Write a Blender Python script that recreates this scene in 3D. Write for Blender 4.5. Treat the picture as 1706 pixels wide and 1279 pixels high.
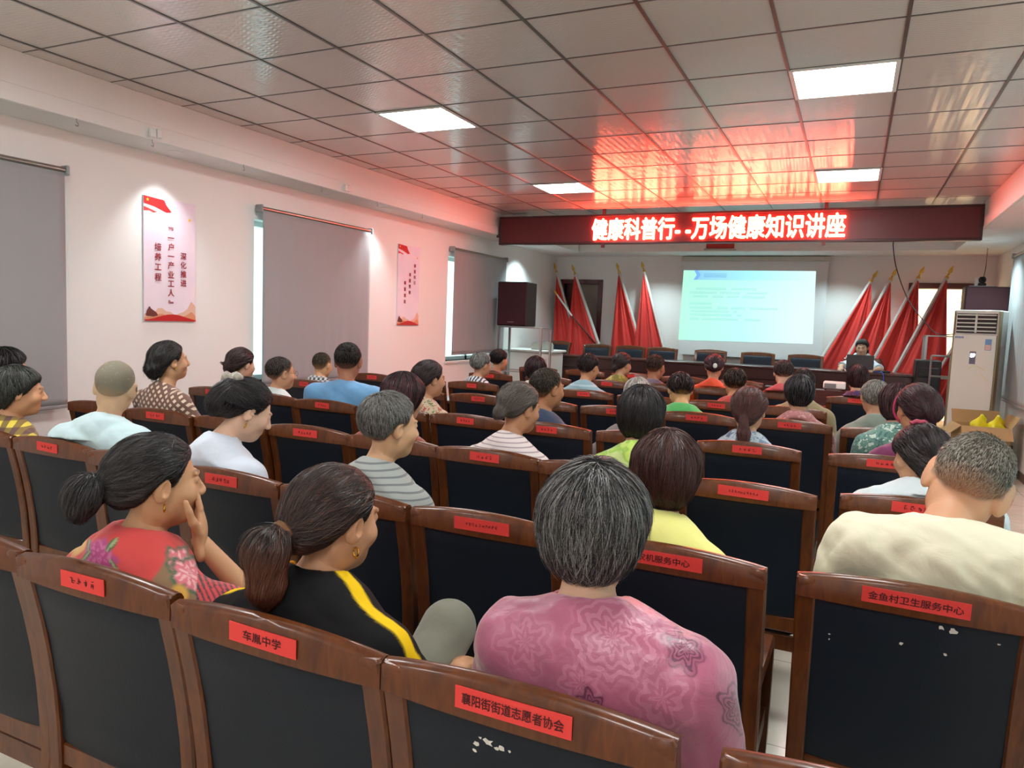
# Meeting hall with a seated audience, seen from behind.
import bpy, bmesh, math, random
import numpy as np
from mathutils import Vector, Matrix, Euler

for o in list(bpy.data.objects):
    bpy.data.objects.remove(o, do_unlink=True)
SC = bpy.context.scene
COL = SC.collection
random.seed(7)
RNG = np.random.default_rng(11)

# ------------------------------------------------------------------ camera
FPX, YAW, PITCH, ROLL = 1212.86, .43483, -.08779, .03823
CAM = np.array([4.666, -2.959, 1.64])
cy_, sy_, cp_, sp_, cr_, sr_ = (math.cos(YAW), math.sin(YAW), math.cos(PITCH), math.sin(PITCH), math.cos(ROLL), math.sin(ROLL))
FW = np.array([-sy_ * cp_, cy_ * cp_, sp_])
R0 = np.array([cy_, sy_, 0.0])
U0 = np.cross(R0, FW)
RT = R0 * cr_ + U0 * sr_
UP = -R0 * sr_ + U0 * cr_
cam_data = bpy.data.cameras.new('camera')
cam = bpy.data.objects.new('camera', cam_data)
COL.objects.link(cam)
cam_data.sensor_fit = 'HORIZONTAL'
cam_data.sensor_width = 36.0
cam_data.lens = FPX / 1706 * 36.0
cam_data.clip_start = 0.05
cam.matrix_world = Matrix(((RT[0], UP[0], -FW[0], CAM[0]), (RT[1], UP[1], -FW[1], CAM[1]),
                           (RT[2], UP[2], -FW[2], CAM[2]), (0, 0, 0, 1)))
SC.camera = cam


def ray(px, py):
    return FW + RT * (px - 853) / FPX + UP * (639.5 - py) / FPX


def on_y(px, py, y):
    d = ray(px, py)
    return CAM + d * ((y - CAM[1]) / d[1])


# ------------------------------------------------------------------ world, exposure
world = bpy.data.worlds.new('daylight')
SC.world = world
world.use_nodes = True
wb = world.node_tree.nodes['Background']
wb.inputs[0].default_value = (0.55, 0.95, 0.95, 1)
wb.inputs[1].default_value = 1.1
SC.view_settings.view_transform = 'Standard'
SC.view_settings.look = 'None'
SC.view_settings.gamma = 1.0
SC.view_settings.use_curve_mapping = False
SC.view_settings.exposure = 1.25
SC.cycles.max_bounces = 8
SC.cycles.diffuse_bounces = 5
SC.cycles.glossy_bounces = 4
SC.cycles.transmission_bounces = 4
SC.cycles.caustics_reflective = False
SC.cycles.caustics_refractive = False
SC.cycles.sample_clamp_indirect = 4.0
SC.cycles.use_denoising = True

PANEL_EMIT = 15.0       # ceiling light panels
SPOT_W = 22.0          # recessed downlights
LED_EMIT = (22.0, 1.9, .95)
SLIDE_EMIT = .54

# ------------------------------------------------------------------ helpers
def lin(c):
    out = []
    for v in c[:3]:
        v = v / 255.0
        out.append(v / 12.92 if v <= .04045 else ((v + .055) / 1.055) ** 2.4)
    return tuple(out)


MATS = {}


def mat(name, color=None, rough=.6, metal=0.0, emit=None, coat=0.0, spec=.5, sheen=0.0, bump=0.0, bump_scale=60.0, vary=0.0, vary_scale=8.0, vcol=False, emit_strength=1.0):
    if name in MATS:
        return MATS[name]
    m = bpy.data.materials.new(name)
    m.use_nodes = True
    nt = m.node_tree
    b = nt.nodes['Principled BSDF']
    if color is not None:
        b.inputs['Base Color'].default_value = (*lin(color), 1)
    b.inputs['Roughness'].default_value = rough
    b.inputs['Metallic'].default_value = metal
    b.inputs['Coat Weight'].default_value = coat
    b.inputs['Coat Roughness'].default_value = .12
    b.inputs['Specular IOR Level'].default_value = spec
    if sheen:
        b.inputs['Sheen Weight'].default_value = sheen
    if emit is not None:
        b.inputs['Emission Color'].default_value = (*emit, 1)
        b.inputs['Emission Strength'].default_value = emit_strength
    if vcol:
        a = nt.nodes.new('ShaderNodeAttribute')
        a.attribute_name = 'col'
        nt.links.new(a.outputs['Color'], b.inputs['Base Color'])
    if vary and color is not None:
        tc = nt.nodes.new('ShaderNodeTexCoord')
        n = nt.nodes.new('ShaderNodeTexNoise')
        n.inputs['Scale'].default_value = vary_scale
        n.inputs['Detail'].default_value = 5
        nt.links.new(tc.outputs['Object'], n.inputs['Vector'])
        r = nt.nodes.new('ShaderNodeMix')
        r.data_type = 'RGBA'
        c = lin(color)
        r.inputs[6].default_value = (*[v * (1 - vary) for v in c], 1)
        r.inputs[7].default_value = (*[min(1, v * (1 + vary)) for v in c], 1)
        nt.links.new(n.outputs['Fac'], r.inputs[0])
        nt.links.new(r.outputs[2], b.inputs['Base Color'])
    if bump:
        tc = nt.nodes.new('ShaderNodeTexCoord')
        n = nt.nodes.new('ShaderNodeTexNoise')
        n.inputs['Scale'].default_value = bump_scale
        n.inputs['Detail'].default_value = 4
        nt.links.new(tc.outputs['Object'], n.inputs['Vector'])
        bp = nt.nodes.new('ShaderNodeBump')
        bp.inputs['Strength'].default_value = bump
        bp.inputs['Distance'].default_value = .01
        nt.links.new(n.outputs['Fac'], bp.inputs['Height'])
        nt.links.new(bp.outputs['Normal'], b.inputs['Normal'])
    MATS[name] = m
    return m


class G:
    """small node graph builder"""
    def __init__(self, m):
        self.nt = m.node_tree
        self.b = self.nt.nodes['Principled BSDF']

    def n(self, t, **kw):
        x = self.nt.nodes.new(t)
        for k, v in kw.items():
            setattr(x, k, v)
        return x

    def l(self, a, b):
        self.nt.links.new(a, b)

    def math(self, op, a, b=None, c=None):
        x = self.n('ShaderNodeMath', operation=op)
        for i, v in enumerate((a, b, c)):
            if v is None:
                continue
            if isinstance(v, (int, float)):
                x.inputs[i].default_value = v
            else:
                self.l(v, x.inputs[i])
        return x.outputs[0]

    def xyz(self, kind='Object'):
        tc = self.n('ShaderNodeTexCoord')
        s = self.n('ShaderNodeSeparateXYZ')
        self.l(tc.outputs[kind], s.inputs[0])
        return tc.outputs[kind], s.outputs[0], s.outputs[1], s.outputs[2]

    def mix(self, f, a, b):
        x = self.n('ShaderNodeMix', data_type='RGBA')
        if isinstance(f, (int, float)):
            x.inputs[0].default_value = f
        else:
            self.l(f, x.inputs[0])
        for i, v in ((6, a), (7, b)):
            if isinstance(v, tuple):
                x.inputs[i].default_value = (*v, 1)
            else:
                self.l(v, x.inputs[i])
        return x.outputs[2]

    def noise(self, vec, scale, detail=3, out='Fac', dist=0.0):
        x = self.n('ShaderNodeTexNoise')
        x.inputs['Scale'].default_value = scale
        x.inputs['Detail'].default_value = detail
        x.inputs['Distortion'].default_value = dist
        self.l(vec, x.inputs['Vector'])
        return x.outputs[out]

    def bump(self, h, strength, dist=.01):
        x = self.n('ShaderNodeBump')
        x.inputs['Strength'].default_value = strength
        x.inputs['Distance'].default_value = dist
        self.l(h, x.inputs['Height'])
        self.l(x.outputs[0], self.b.inputs['Normal'])

    def ramp(self, f, stops, interp='LINEAR'):
        x = self.n('ShaderNodeValToRGB')
        x.color_ramp.interpolation = interp
        e = x.color_ramp.elements
        while len(e) < len(stops):
            e.new(.5)
        for i, (p, c) in enumerate(stops):
            e[i].position = p
            e[i].color = (*c, 1)
        self.l(f, x.inputs[0])
        return x.outputs[0]


def newmat(name, rough=.6, **kw):
    m = mat(name, (128, 128, 128), rough, **kw)
    return m, G(m)


def link(o, parent=None):
    COL.objects.link(o)
    if parent is not None:
        o.parent = parent
    return o


def tag(o, label=None, cat=None, group=None, kind=None):
    if label:
        o['label'] = label
    if cat:
        o['category'] = cat
    if group:
        o['group'] = group
    if kind:
        o['kind'] = kind
    return o


def thing(name, label, cat, loc=(0, 0, 0), rz=0.0, group=None):
    o = bpy.data.objects.new(name, None)
    o.empty_display_size = .1
    link(o)
    o.location = loc
    o.rotation_euler = (0, 0, rz)
    return tag(o, label, cat, group)


def copy_tree(o, parent=None):
    c = o.copy()
    link(c)
    c.parent = parent
    for ch in o.children:
        copy_tree(ch, c)
    return c


class MB:
    """collects simple solids into one mesh"""
    def __init__(self):
        self.v, self.f, self.mi = [], [], []
        self.cur = 0

    def add(self, vs, fs):
        b = len(self.v)
        self.v += [tuple(map(float, p)) for p in vs]
        self.f += [tuple(b + i for i in q) for q in fs]
        self.mi += [self.cur] * len(fs)
        return self

    def box(self, lo, hi, ch=0.0, M=None):
        x0, y0, z0 = lo
        x1, y1, z1 = hi
        if ch <= 0:
            vs = [(x0, y0, z0), (x1, y0, z0), (x1, y1, z0), (x0, y1, z0), (x0, y0, z1), (x1, y0, z1), (x1, y1, z1), (x0, y1, z1)]
            fs = [(0, 3, 2, 1), (4, 5, 6, 7), (0, 1, 5, 4), (1, 2, 6, 5), (2, 3, 7, 6), (3, 0, 4, 7)]
        else:
            c = min(ch, (x1 - x0) * .45, (y1 - y0) * .45, (z1 - z0) * .45)
            rings = []
            for z, i in ((z0, c), (z0 + c, 0), (z1 - c, 0), (z1, c)):
                a0, a1, b0, b1 = x0 + i, x1 - i, y0 + i, y1 - i
                rings.append([(a0 + c, b0, z), (a1 - c, b0, z), (a1, b0 + c, z), (a1, b1 - c, z), (a1 - c, b1, z), (a0 + c, b1, z), (a0, b1 - c, z), (a0, b0 + c, z)])
            vs = [p for r in rings for p in r]
            fs = [tuple(reversed(range(8))), tuple(range(24, 32))]
            for k in range(3):
                for i in range(8):
                    j = (i + 1) % 8
                    fs.append((k * 8 + i, k * 8 + j, k * 8 + 8 + j, k * 8 + 8 + i))
        if M is not None:
            vs = [tuple(M @ Vector(p)) for p in vs]
        return self.add(vs, fs)

    def loft(self, rings, caps=True, closed=True):
        n = len(rings[0])
        vs = [p for r in rings for p in r]
        fs = []
        for k in range(len(rings) - 1):
            for i in range(n if closed else n - 1):
                j = (i + 1) % n
                fs.append((k * n + i, k * n + j, (k + 1) * n + j, (k + 1) * n + i))
        if caps:
            fs.append(tuple(reversed(range(n))))
            fs.append(tuple((len(rings) - 1) * n + i for i in range(n)))
        return self.add(vs, fs)

    def tube(self, pts, r, seg=8, caps=True):
        pts = [Vector(p) for p in pts]
        rad = r if isinstance(r, (list, tuple)) else [r] * len(pts)
        rings = []
        up = Vector((0, 0, 1))
        for i, p in enumerate(pts):
            a = pts[max(0, i - 1)]
            b = pts[min(len(pts) - 1, i + 1)]
            t = (b - a).normalized()
            s = t.cross(up)
            if s.length < 1e-3:
                s = t.cross(Vector((1, 0, 0)))
            s.normalize()
            w = t.cross(s)
            rings.append([tuple(p + (s * math.cos(q) + w * math.sin(q)) * rad[i]) for q in [2 * math.pi * k / seg for k in range(seg)]])
        return self.loft(rings, caps)

    def lathe(self, prof, seg=24, c=(0, 0, 0), axis='z'):
        rings = []
        for r, z in prof:
            ring = []
            for k in range(seg):
                a = 2 * math.pi * k / seg
                p = (r * math.cos(a), r * math.sin(a), z)
                if axis == 'y':
                    p = (p[0], p[2], -p[1])
                elif axis == 'x':
                    p = (p[2], p[0], p[1])
                ring.append((p[0] + c[0], p[1] + c[1], p[2] + c[2]))
            rings.append(ring)
        return self.loft(rings)

    def prism(self, poly, thick, f):
        """poly in 2D, f maps (u, v, w) to 3D"""
        n = len(poly)
        vs = [f(u, v, 0) for u, v in poly] + [f(u, v, thick) for u, v in poly]
        fs = [tuple(range(n)), tuple(reversed(range(n, 2 * n)))]
        for i in range(n):
            j = (i + 1) % n
            fs.append((i, n + i, n + j, j))
        return self.add(vs, fs)

    def build(self, name, material, parent=None, smooth=True, angle=35, fix=True):
        me = bpy.data.meshes.new(name)
        me.from_pydata(self.v, [], self.f)
        ms = material if isinstance(material, (list, tuple)) else [material]
        for m in ms:
            me.materials.append(m)
        if len(ms) > 1:
            me.polygons.foreach_set('material_index', self.mi)
        if fix:
            bm = bmesh.new()
            bm.from_mesh(me)
            bmesh.ops.recalc_face_normals(bm, faces=bm.faces)
            bm.to_mesh(me)
            bm.free()
        if smooth:
            me.polygons.foreach_set('use_smooth', [True] * len(me.polygons))
            me.set_sharp_from_angle(angle=math.radians(angle))
        me.update()
        o = bpy.data.objects.new(name, me)
        return link(o, parent)


def tube_obj(name, pts, r, m, parent=None, seg=8):
    return MB().tube(pts, r, seg).build(name, m, parent)


def smooth_path(pts, n=8):
    """Catmull-Rom through pts"""
    P = [np.array(p, float) for p in pts]
    P = [2 * P[0] - P[1]] + P + [2 * P[-1] - P[-2]]
    out = []
    for i in range(1, len(P) - 2):
        for k in range(n):
            t = k / n
            a, b, c, d = P[i - 1], P[i], P[i + 1], P[i + 2]
            out.append(.5 * (2 * b + (c - a) * t + (2 * a - 5 * b + 4 * c - d) * t * t + (3 * b - a - 3 * c + d) * t ** 3))
    out.append(P[-2])
    return out


def structure(o):
    o['kind'] = 'structure'
    return o


TEXT = {}


def text_mesh(body, size, bold=0.0, extrude=0.0):
    key = (body, size, bold, extrude)
    if key in TEXT:
        return TEXT[key]
    c = bpy.data.curves.new('lettering', 'FONT')
    c.body = body
    c.size = size
    c.extrude = extrude
    c.align_x = 'CENTER'
    c.align_y = 'CENTER'
    c.resolution_u = 3
    o = bpy.data.objects.new('lettering', c)
    COL.objects.link(o)
    bpy.context.view_layer.update()
    dg = bpy.context.evaluated_depsgraph_get()
    me = bpy.data.meshes.new_from_object(o.evaluated_get(dg))
    bpy.data.objects.remove(o, do_unlink=True)
    bpy.data.curves.remove(c)
    xs = [v.co.x for v in me.vertices]
    ys = [v.co.y for v in me.vertices]
    if xs:
        mx, my = (min(xs) + max(xs)) / 2, (min(ys) + max(ys)) / 2
        for v in me.vertices:
            v.co.x -= mx
            v.co.y -= my
        me['w'] = max(xs) - min(xs)
        me['h'] = max(ys) - min(ys)
    TEXT[key] = me
    return me


def text_obj(name, body, size, m, parent=None, loc=(0, 0, 0), rot=(0, 0, 0), bold=0.0, extrude=0.0, width=None, height=None):
    me = text_mesh(body, size, bold, extrude).copy()
    me.materials.clear()
    me.materials.append(m)
    if bold:
        bm = bmesh.new()
        bm.from_mesh(me)
        src = bm.verts[:] + bm.edges[:] + bm.faces[:]
        for dx, dy, dz in ((bold, 0, .1), (-bold, 0, .2), (0, bold, .3), (0, -bold, .4)):
            r = bmesh.ops.duplicate(bm, geom=src)
            bmesh.ops.translate(bm, verts=[g_ for g_ in r['geom'] if isinstance(g_, bmesh.types.BMVert)], vec=(dx, dy, dz * .0008))
        bm.to_mesh(me)
        bm.free()
    sx = width / me['w'] if width else 1.0
    sy = height / me['h'] if height else sx
    for v in me.vertices:
        v.co.x *= sx
        v.co.y *= sy
    o = bpy.data.objects.new(name, me)
    link(o, parent)
    o.location = loc
    o.rotation_euler = rot
    return o


H90 = math.pi / 2

# ================================================================== setting
XL, XR, YB, YF, ZC, ZS = -.55, 6.55, -4.8, 10.1, 3.194, 2.87
ZST = .33                      # stage height
M_WALL = mat('white_wall_paint', (236, 234, 231), .75, vary=.02, vary_scale=1.5, bump=.02, bump_scale=90)
M_DARKRED = mat('dark_red_wood', (84, 28, 26), .4, coat=.3)
M_BLACK = mat('black_plastic', (22, 22, 24), .45)
M_STEEL = mat('brushed_steel', (176, 178, 180), .3, metal=.9)
M_WHITEP = mat('white_plastic', (232, 232, 228), .4)
M_GOLD = mat('gold_metal', (214, 170, 70), .28, metal=.9)
M_GREYMETAL = mat('grey_painted_metal', (150, 152, 154), .45)


def m_floor():
    m, g = newmat('cream_floor_tiles', .22, coat=.25)
    v, x, y, z = g.xyz()
    def line(c):
        f = g.math('FRACT', g.math('DIVIDE', c, .8))
        return g.math('LESS_THAN', g.math('MINIMUM', f, g.math('SUBTRACT', 1.0, f)), .004)
    l = g.math('MAXIMUM', line(x), line(y))
    n = g.noise(v, 2.2, 8, dist=1.2)
    c = g.ramp(n, [(.3, lin((196, 190, 172))), (.7, lin((218, 213, 198)))])
    g.l(g.mix(l, c, lin((150, 144, 130))), g.b.inputs['Base Color'])
    return m


def m_ceiling():
    m, g = newmat('embossed_ceiling_tiles', .13, spec=.9)
    v, x, y, z = g.xyz()
    # zig-zag emboss: ridges running across the room whose phase jogs from side to side
    tri = g.math('PINGPONG', x, .03)
    h = g.math('SINE', g.math('MULTIPLY', g.math('ADD', y, g.math('MULTIPLY', tri, .55)), 210.0))
    g.bump(h, .09, .004)
    n = g.noise(v, .8, 3)
    g.l(g.mix(n, lin((212, 204, 198)), lin((226, 218, 212))), g.b.inputs['Base Color'])
    return m


structure(MB().box((XL - .25, YB, -.1), (XR + .25, YF + 2.2, 0)).build('floor', m_floor(), smooth=False))
# main ceiling with the four lit panels let in
panels = [(1.2, 1.8), (4.2, 1.8), (1.2, 4.8), (4.2, 4.8), (1.2, -1.2), (4.2, -1.2), (1.2, -4.2), (4.2, -4.2)]
xs = [-.55, 1.2, 1.8, 4.2, 4.8, 6.55]
ys = [YB, -4.2, -3.6, -1.2, -.6, 1.8, 2.4, 4.8, 5.4, YF]
cm = MB()
for i in range(len(xs) - 1):
    for j in range(len(ys) - 1):
        if any(abs(xs[i] - p[0]) < .01 and abs(ys[j] - p[1]) < .01 for p in panels):
            continue
        cm.box((xs[i], ys[j], ZC), (xs[i + 1], ys[j + 1], ZC + .06))
structure(cm.build('ceiling', m_ceiling(), smooth=False))
gm = MB()
for i in range(0, 11):
    x = i * .6
    if x < 5.95:
        gm.box((x - .009, YB, ZC - .006), (x + .009, 7.2, ZC + .002))
for j in range(-7, 13):
    y = j * .6
    gm.box((-.18, y - .006, ZC - .003), (5.92, y + .006, ZC + .002))
structure(gm.build('trim_1', mat('grey_ceiling_grid_bar', (104, 98, 94), .3, metal=.3), smooth=False))


def wall_with_holes(name, axis, pos, thick, a0, a1, z0, z1, holes):
    """axis 'x': wall in the y-z plane at x=pos; 'y': wall in the x-z plane"""
    cuts_a = sorted({a0, a1} | {h[0] for h in holes} | {h[1] for h in holes})
    cuts_z = sorted({z0, z1} | {h[2] for h in holes} | {h[3] for h in holes})
    m = MB()
    for i in range(len(cuts_a) - 1):
        for k in range(len(cuts_z) - 1):
            ca, cz = (cuts_a[i] + cuts_a[i + 1]) / 2, (cuts_z[k] + cuts_z[k + 1]) / 2
            if any(h[0] < ca < h[1] and h[2] < cz < h[3] for h in holes):
                continue
            if axis == 'x':
                m.box((min(pos, pos + thick), cuts_a[i], cuts_z[k]), (max(pos, pos + thick), cuts_a[i + 1], cuts_z[k + 1]))
            else:
                m.box((cuts_a[i], min(pos, pos + thick), cuts_z[k]), (cuts_a[i + 1], max(pos, pos + thick), cuts_z[k + 1]))
    return structure(m.build(name, M_WALL, smooth=False))


WIN_L = [(-1.55, .44, .95, 2.50), (2.335, 4.02, .95, 2.50), (5.99, 7.66, 1.02, 2.50)]
WIN_R = [(-1.5, .4, .95, 2.55), (2.5, 4.3, .95, 2.55), (6.65, 8.35, .95, 2.62)]
DOORS = [(-.37, .30, ZST, 2.36), (5.48, 6.25, ZST, 2.37)]
wall_with_holes('wall_left', 'x', XL, -.25, YB, YF, 0, ZC, WIN_L)
wall_with_holes('wall_right', 'x', XR, .25, YB, YF, 0, ZC, WIN_R)
wall_with_holes('wall_front', 'y', YF, .2, XL - .25, XR + .25, 0, ZC, DOORS)
structure(MB().box((XL - .25, YB - .2, 0), (XR + .25, YB, ZC)).build('wall_back', M_WALL, smooth=False))
# dropped soffits
sm = MB()
sm.box((XL, YB, ZS), (-.18, 6.95, ZC), .004)
structure(sm.build('trim_2', M_WALL, smooth=False))
sm = MB()
sm.box((-.18, YB, ZS), (-.155, 6.95, ZS + .11), .004)
structure(sm.build('trim_3', M_WALL, smooth=False))
sm = MB()
sm.box((5.92, YB, ZS), (XR, 6.95, ZC), .004)
sm.box((5.895, YB, ZS), (5.92, 6.95, ZS + .11), .004)
structure(sm.build('trim_4', M_WALL, smooth=False))
sm = MB()
sm.box((XL, 6.95, ZS), (.2, YF, ZC))
sm.box((5.9, 6.95, ZS), (XR, YF, ZC))
sm.box((.2, 9.22, ZS), (5.9, YF, ZC))
structure(sm.build('trim_5', M_WALL, smooth=False))
# stage
sg = MB()
sg.box((XL, 7.75, 0), (XR, YF, ZST), .01)
structure(sg.build('floor_stage', mat('brown_stage_boards', (120, 92, 70), .4, vary=.15), smooth=False))
structure(MB().box((XL, YB, 0), (XL + .012, 7.75, .1)).build('baseboard_left', mat('brown_baseboard', (110, 92, 80), .4), smooth=False))
structure(MB().box((XR - .012, YB, 0), (XR, 7.75, .1)).build('baseboard_right', mat('brown_baseboard'), smooth=False))

# windows with frames and panes
mg = bpy.data.materials.new('window_glass')
mg.use_nodes = True
nt = mg.node_tree
nt.nodes.clear()
o_, mx, tr, gl = [nt.nodes.new(t) for t in ('ShaderNodeOutputMaterial', 'ShaderNodeMixShader', 'ShaderNodeBsdfTransparent', 'ShaderNodeBsdfGlossy')]
mx.inputs[0].default_value = .1
gl.inputs['Roughness'].default_value = .03
nt.links.new(tr.outputs[0], mx.inputs[1])
nt.links.new(gl.outputs[0], mx.inputs[2])
nt.links.new(mx.outputs[0], o_.inputs[0])
k = 0
for side, X, wins in (('l', XL, WIN_L), ('r', XR, WIN_R)):
    for (a, b, z0, z1) in wins:
        k += 1
        s = -1 if side == 'l' else 1
        xa, xb = sorted((X + s * .13, X + s * .18))
        f = MB()
        for lo, hi in (((xa, a, z0), (xb, a + .05, z1)), ((xa, b - .05, z0), (xb, b, z1)), ((xa, a, z0), (xb, b, z0 + .05)), ((xa, a, z1 - .05), (xb, b, z1)), ((xa, (a + b) / 2 - .03, z0), (xb, (a + b) / 2 + .03, z1))):
            f.box(lo, hi)
        w = structure(f.build('window_%d' % k, M_WHITEP, smooth=False))
        xm = X + s * .155
        MB().box((xm - .003, a + .04, z0 + .04), (xm + .003, b - .04, z1 - .04)).build('pane', mg, w, smooth=False)
        xs0, xs1 = sorted((X - s * .03, X + s * .13))
        MB().box((xs0, a - .03, z0 - .03), (xs1, b + .03, z0)).build('sill', M_WHITEP, w, smooth=False)

# doorways on the front wall, with what lies behind them
M_BACKROOM = mat('cream_corridor_paint', (240, 226, 200), .8)
for n, (a, b, z0, z1), in ((1, DOORS[0]), (2, DOORS[1])):
    f = MB()
    f.box((a - .085, YF - .03, z0), (a, YF + .2, z1 + .085), .006)
    f.box((b, YF - .03, z0), (b + .085, YF + .2, z1 + .085), .006)
    f.box((a, YF - .03, z1), (b, YF + .2, z1 + .085), .006)
    d = structure(f.build('door_%d' % n, M_DARKRED, smooth=False))
    if n == 1:
        MB().box((a + .26, YF + .06, z0), (b, YF + .1, z1), .004).build('door_leaf', mat('beige_door_leaf', (150, 140, 130), .5), d, smooth=False)
        MB().box((a, YF + .08, z0), (a + .27, YF + .12, z1), .004).build('door_leaf', mat('brown_door_leaf', (92, 58, 48), .35, coat=.4), d, smooth=False)
        MB().tube([(b - .05, YF + .06, 1.25), (b - .05, YF + .0, 1.25), (b - .15, YF + .0, 1.25)], .011).build('handle', M_STEEL, d)
    rm = MB()
    x0, x1, y0, y1 = a - .35, b + .35, YF + .2, YF + 1.9
    rm.box((x0 - .1, y1, 0), (x1 + .1, y1 + .1, 2.9))
    rm.box((x0 - .1, y0, 0), (x0, y1, 2.9))
    rm.box((x1, y0, 0), (x1 + .1, y1, 2.9))
    rm.box((x0 - .1, y0, 2.8), (x1 + .1, y1 + .1, 2.9))
    rm.box((x0 - .1, y0, ZST - .05), (x1 + .1, y1, ZST))
    structure(rm.build('wall_corridor_%d' % n, M_BACKROOM, smooth=False))
ld = bpy.data.lights.new('corridor_lamp', 'AREA')
ld.energy = 30
ld.size = .5
ld.color = (1, .93, .82)
lo = link(bpy.data.objects.new('corridor_lamp', ld))
lo.location = (5.87, YF + 1.0, 2.78)

# ------------------------------------------------------------------ ceiling light panels
PNAMES = {(1.2, 1.8): 'square ceiling light panel, bigger of the two on the left of the ceiling',
          (4.2, 1.8): 'square ceiling light panel, biggest one, upper right near the camera',
          (1.2, 4.8): 'small far square ceiling light panel left of the red reflection',
          (4.2, 4.8): 'far square ceiling light panel above the right part of the red sign'}
m_diff = mat('lit_panel_diffuser', (255, 255, 255), .5, emit=(1.0, 1.0, .985), emit_strength=PANEL_EMIT)
for (x, y) in panels:
    t = thing('ceiling_light', PNAMES.get((x, y), 'square ceiling light panel behind the camera'), 'ceiling light', (x + .3, y + .3, ZC), 0, 'square ceiling light panels')
    f = MB()
    for lo, hi in (((-.3, -.3, -.012), (.3, -.275, .05)), ((-.3, .275, -.012), (.3, .3, .05)), ((-.3, -.275, -.012), (-.275, .275, .05)), ((.275, -.275, -.012), (.3, .275, .05))):
        f.box(lo, hi)
    f.build('frame', M_WHITEP, t, smooth=False)
    MB().box((-.278, -.278, -.006), (.278, .278, .03)).build('diffuser', m_diff, t, smooth=False)

# ------------------------------------------------------------------ recessed downlights
m_spot = mat('lit_downlight_lens', (255, 255, 255), .5, emit=(.95, 1.0, 1.0), emit_strength=14.0)
DL = [(-.33, 1.27, 'left soffit above the nearer poster'), (-.33, 4.15, 'left soffit above the farther poster'), (-.33, -1.6, 'left soffit near the camera'),
      (-.17, 8.25, 'stage soffit above the left loudspeaker'), (1.5, 9.35, 'front soffit above the middle flags'), (3.03, 9.35, 'front soffit above the projection screen'), (4.45, 9.35, 'front soffit right of the screen'),
      (6.1, 8.1, 'stage soffit under the right end of the red sign'), (6.2, 4.15, 'right soffit beside the red sign'), (6.2, 1.27, 'right soffit above the box side'), (6.2, -1.6, 'right soffit near the camera')]
for (x, y, w) in DL:
    t = thing('downlight', 'small round recessed downlight in the ' + w, 'downlight', (x, y, ZS), 0, 'recessed downlights')
    MB().lathe([(.05, -.004), (.062, -.004), (.062, .01), (.05, .01)], 20).build('ring', M_WHITEP, t)
    MB().lathe([(.001, -.002), (.05, -.002), (.05, .006), (.001, .006)], 20).build('lens', m_spot, t)
    sd = bpy.data.lights.new('downlight_beam', 'SPOT')
    sd.energy = SPOT_W * (2.3 if y > 7 else .8)
    sd.color = (.72, .97, 1.0) if y > 7 else (.9, .98, 1.0)
    sd.spot_size = math.radians(125 if y > 7 else 92)
    sd.spot_blend = .75
    sd.shadow_soft_size = .04
    so = link(bpy.data.objects.new('downlight_beam', sd))
    so.location = (x, y, ZS - .015)

# ------------------------------------------------------------------ roller blinds
def m_blind(name, c):
    m, g = newmat(name, .75, sheen=.2)
    v, x, y, z = g.xyz()
    n = g.noise(v, 1.0, 2)
    w = g.math('SINE', g.math('ADD', g.math('MULTIPLY', y, 38.0), g.math('MULTIPLY', n, 9.0)))
    g.bump(w, .12, .01)
    g.b.inputs['Base Color'].default_value = (*lin(c), 1)
    return m


m_bl = m_blind('grey_blind_cloth', (158, 160, 162))
def blind(y0, y1, ztop, zbot, X, s, label):
    x = X + s * .06
    t = thing('roller_blind', label, 'window blind', (x, (y0 + y1) / 2, ztop), 0, 'grey roller blinds over the windows')
    h = (y1 - y0) / 2
    MB().lathe([(.001, -h - .01), (.022, -h - .01), (.022, h + .01), (.001, h + .01)], 16, (0, 0, 0), 'y').build('roller_tube', mat('blind_tube_metal', (150, 140, 132), .3, metal=.7), t)
    for sgn in (-1, 1):
        MB().box((-.05 if s > 0 else -.035, sgn * (h + .02) - .012, -.035), (.035 if s > 0 else .05, sgn * (h + .02) + .012, .035), .006).build('bracket', M_GREYMETAL, t)
    rows, cols = 30, 40
    vs, fs = [], []
    for i in range(rows + 1):
        z = -.02 - (ztop - zbot - .02) * i / rows
        for j in range(cols + 1):
            y = -h + 2 * h * j / cols
            vs.append((.018 * s + .004 * math.sin(j * .55 + 1.3 * math.sin(j * .21)) * (i / rows), y, z))
    n = cols + 1
    for i in range(rows):
        for j in range(cols):
            fs.append((i * n + j, i * n + j + 1, (i + 1) * n + j + 1, (i + 1) * n + j))
    cl = MB().add(vs, fs).build('blind_cloth', m_bl, t)
    so_ = cl.modifiers.new('thickness', 'SOLIDIFY')
    so_.thickness = .0015
    MB().box((.018 * s - .008, -h, zbot - ztop - .02), (.018 * s + .008, h, zbot - ztop + .004), .004).build('bottom_bar', mat('blind_bottom_bar', (150, 146, 146), .5), t)
    ch = MB()
    ch.tube([(.0, h + .02, -.02), (.0, h + .03, -.9)], .0025, 5)
    ch.build('pull_chain', M_WHITEP, t)


blind(-1.55, .45, 2.575, .9, XL, 1, 'grey roller blind at the left edge, nearest the camera')
blind(2.37, 4.07, 2.60, .92, XL, 1, 'grey roller blind between the two red and white posters')
blind(6.03, 7.72, 2.60, 1.13, XL, 1, 'grey roller blind beside the left loudspeaker with light under it')
blind(6.6, 8.42, 2.71, .86, XR, -1, 'grey roller blind on the right wall beside the white air conditioner')

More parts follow.
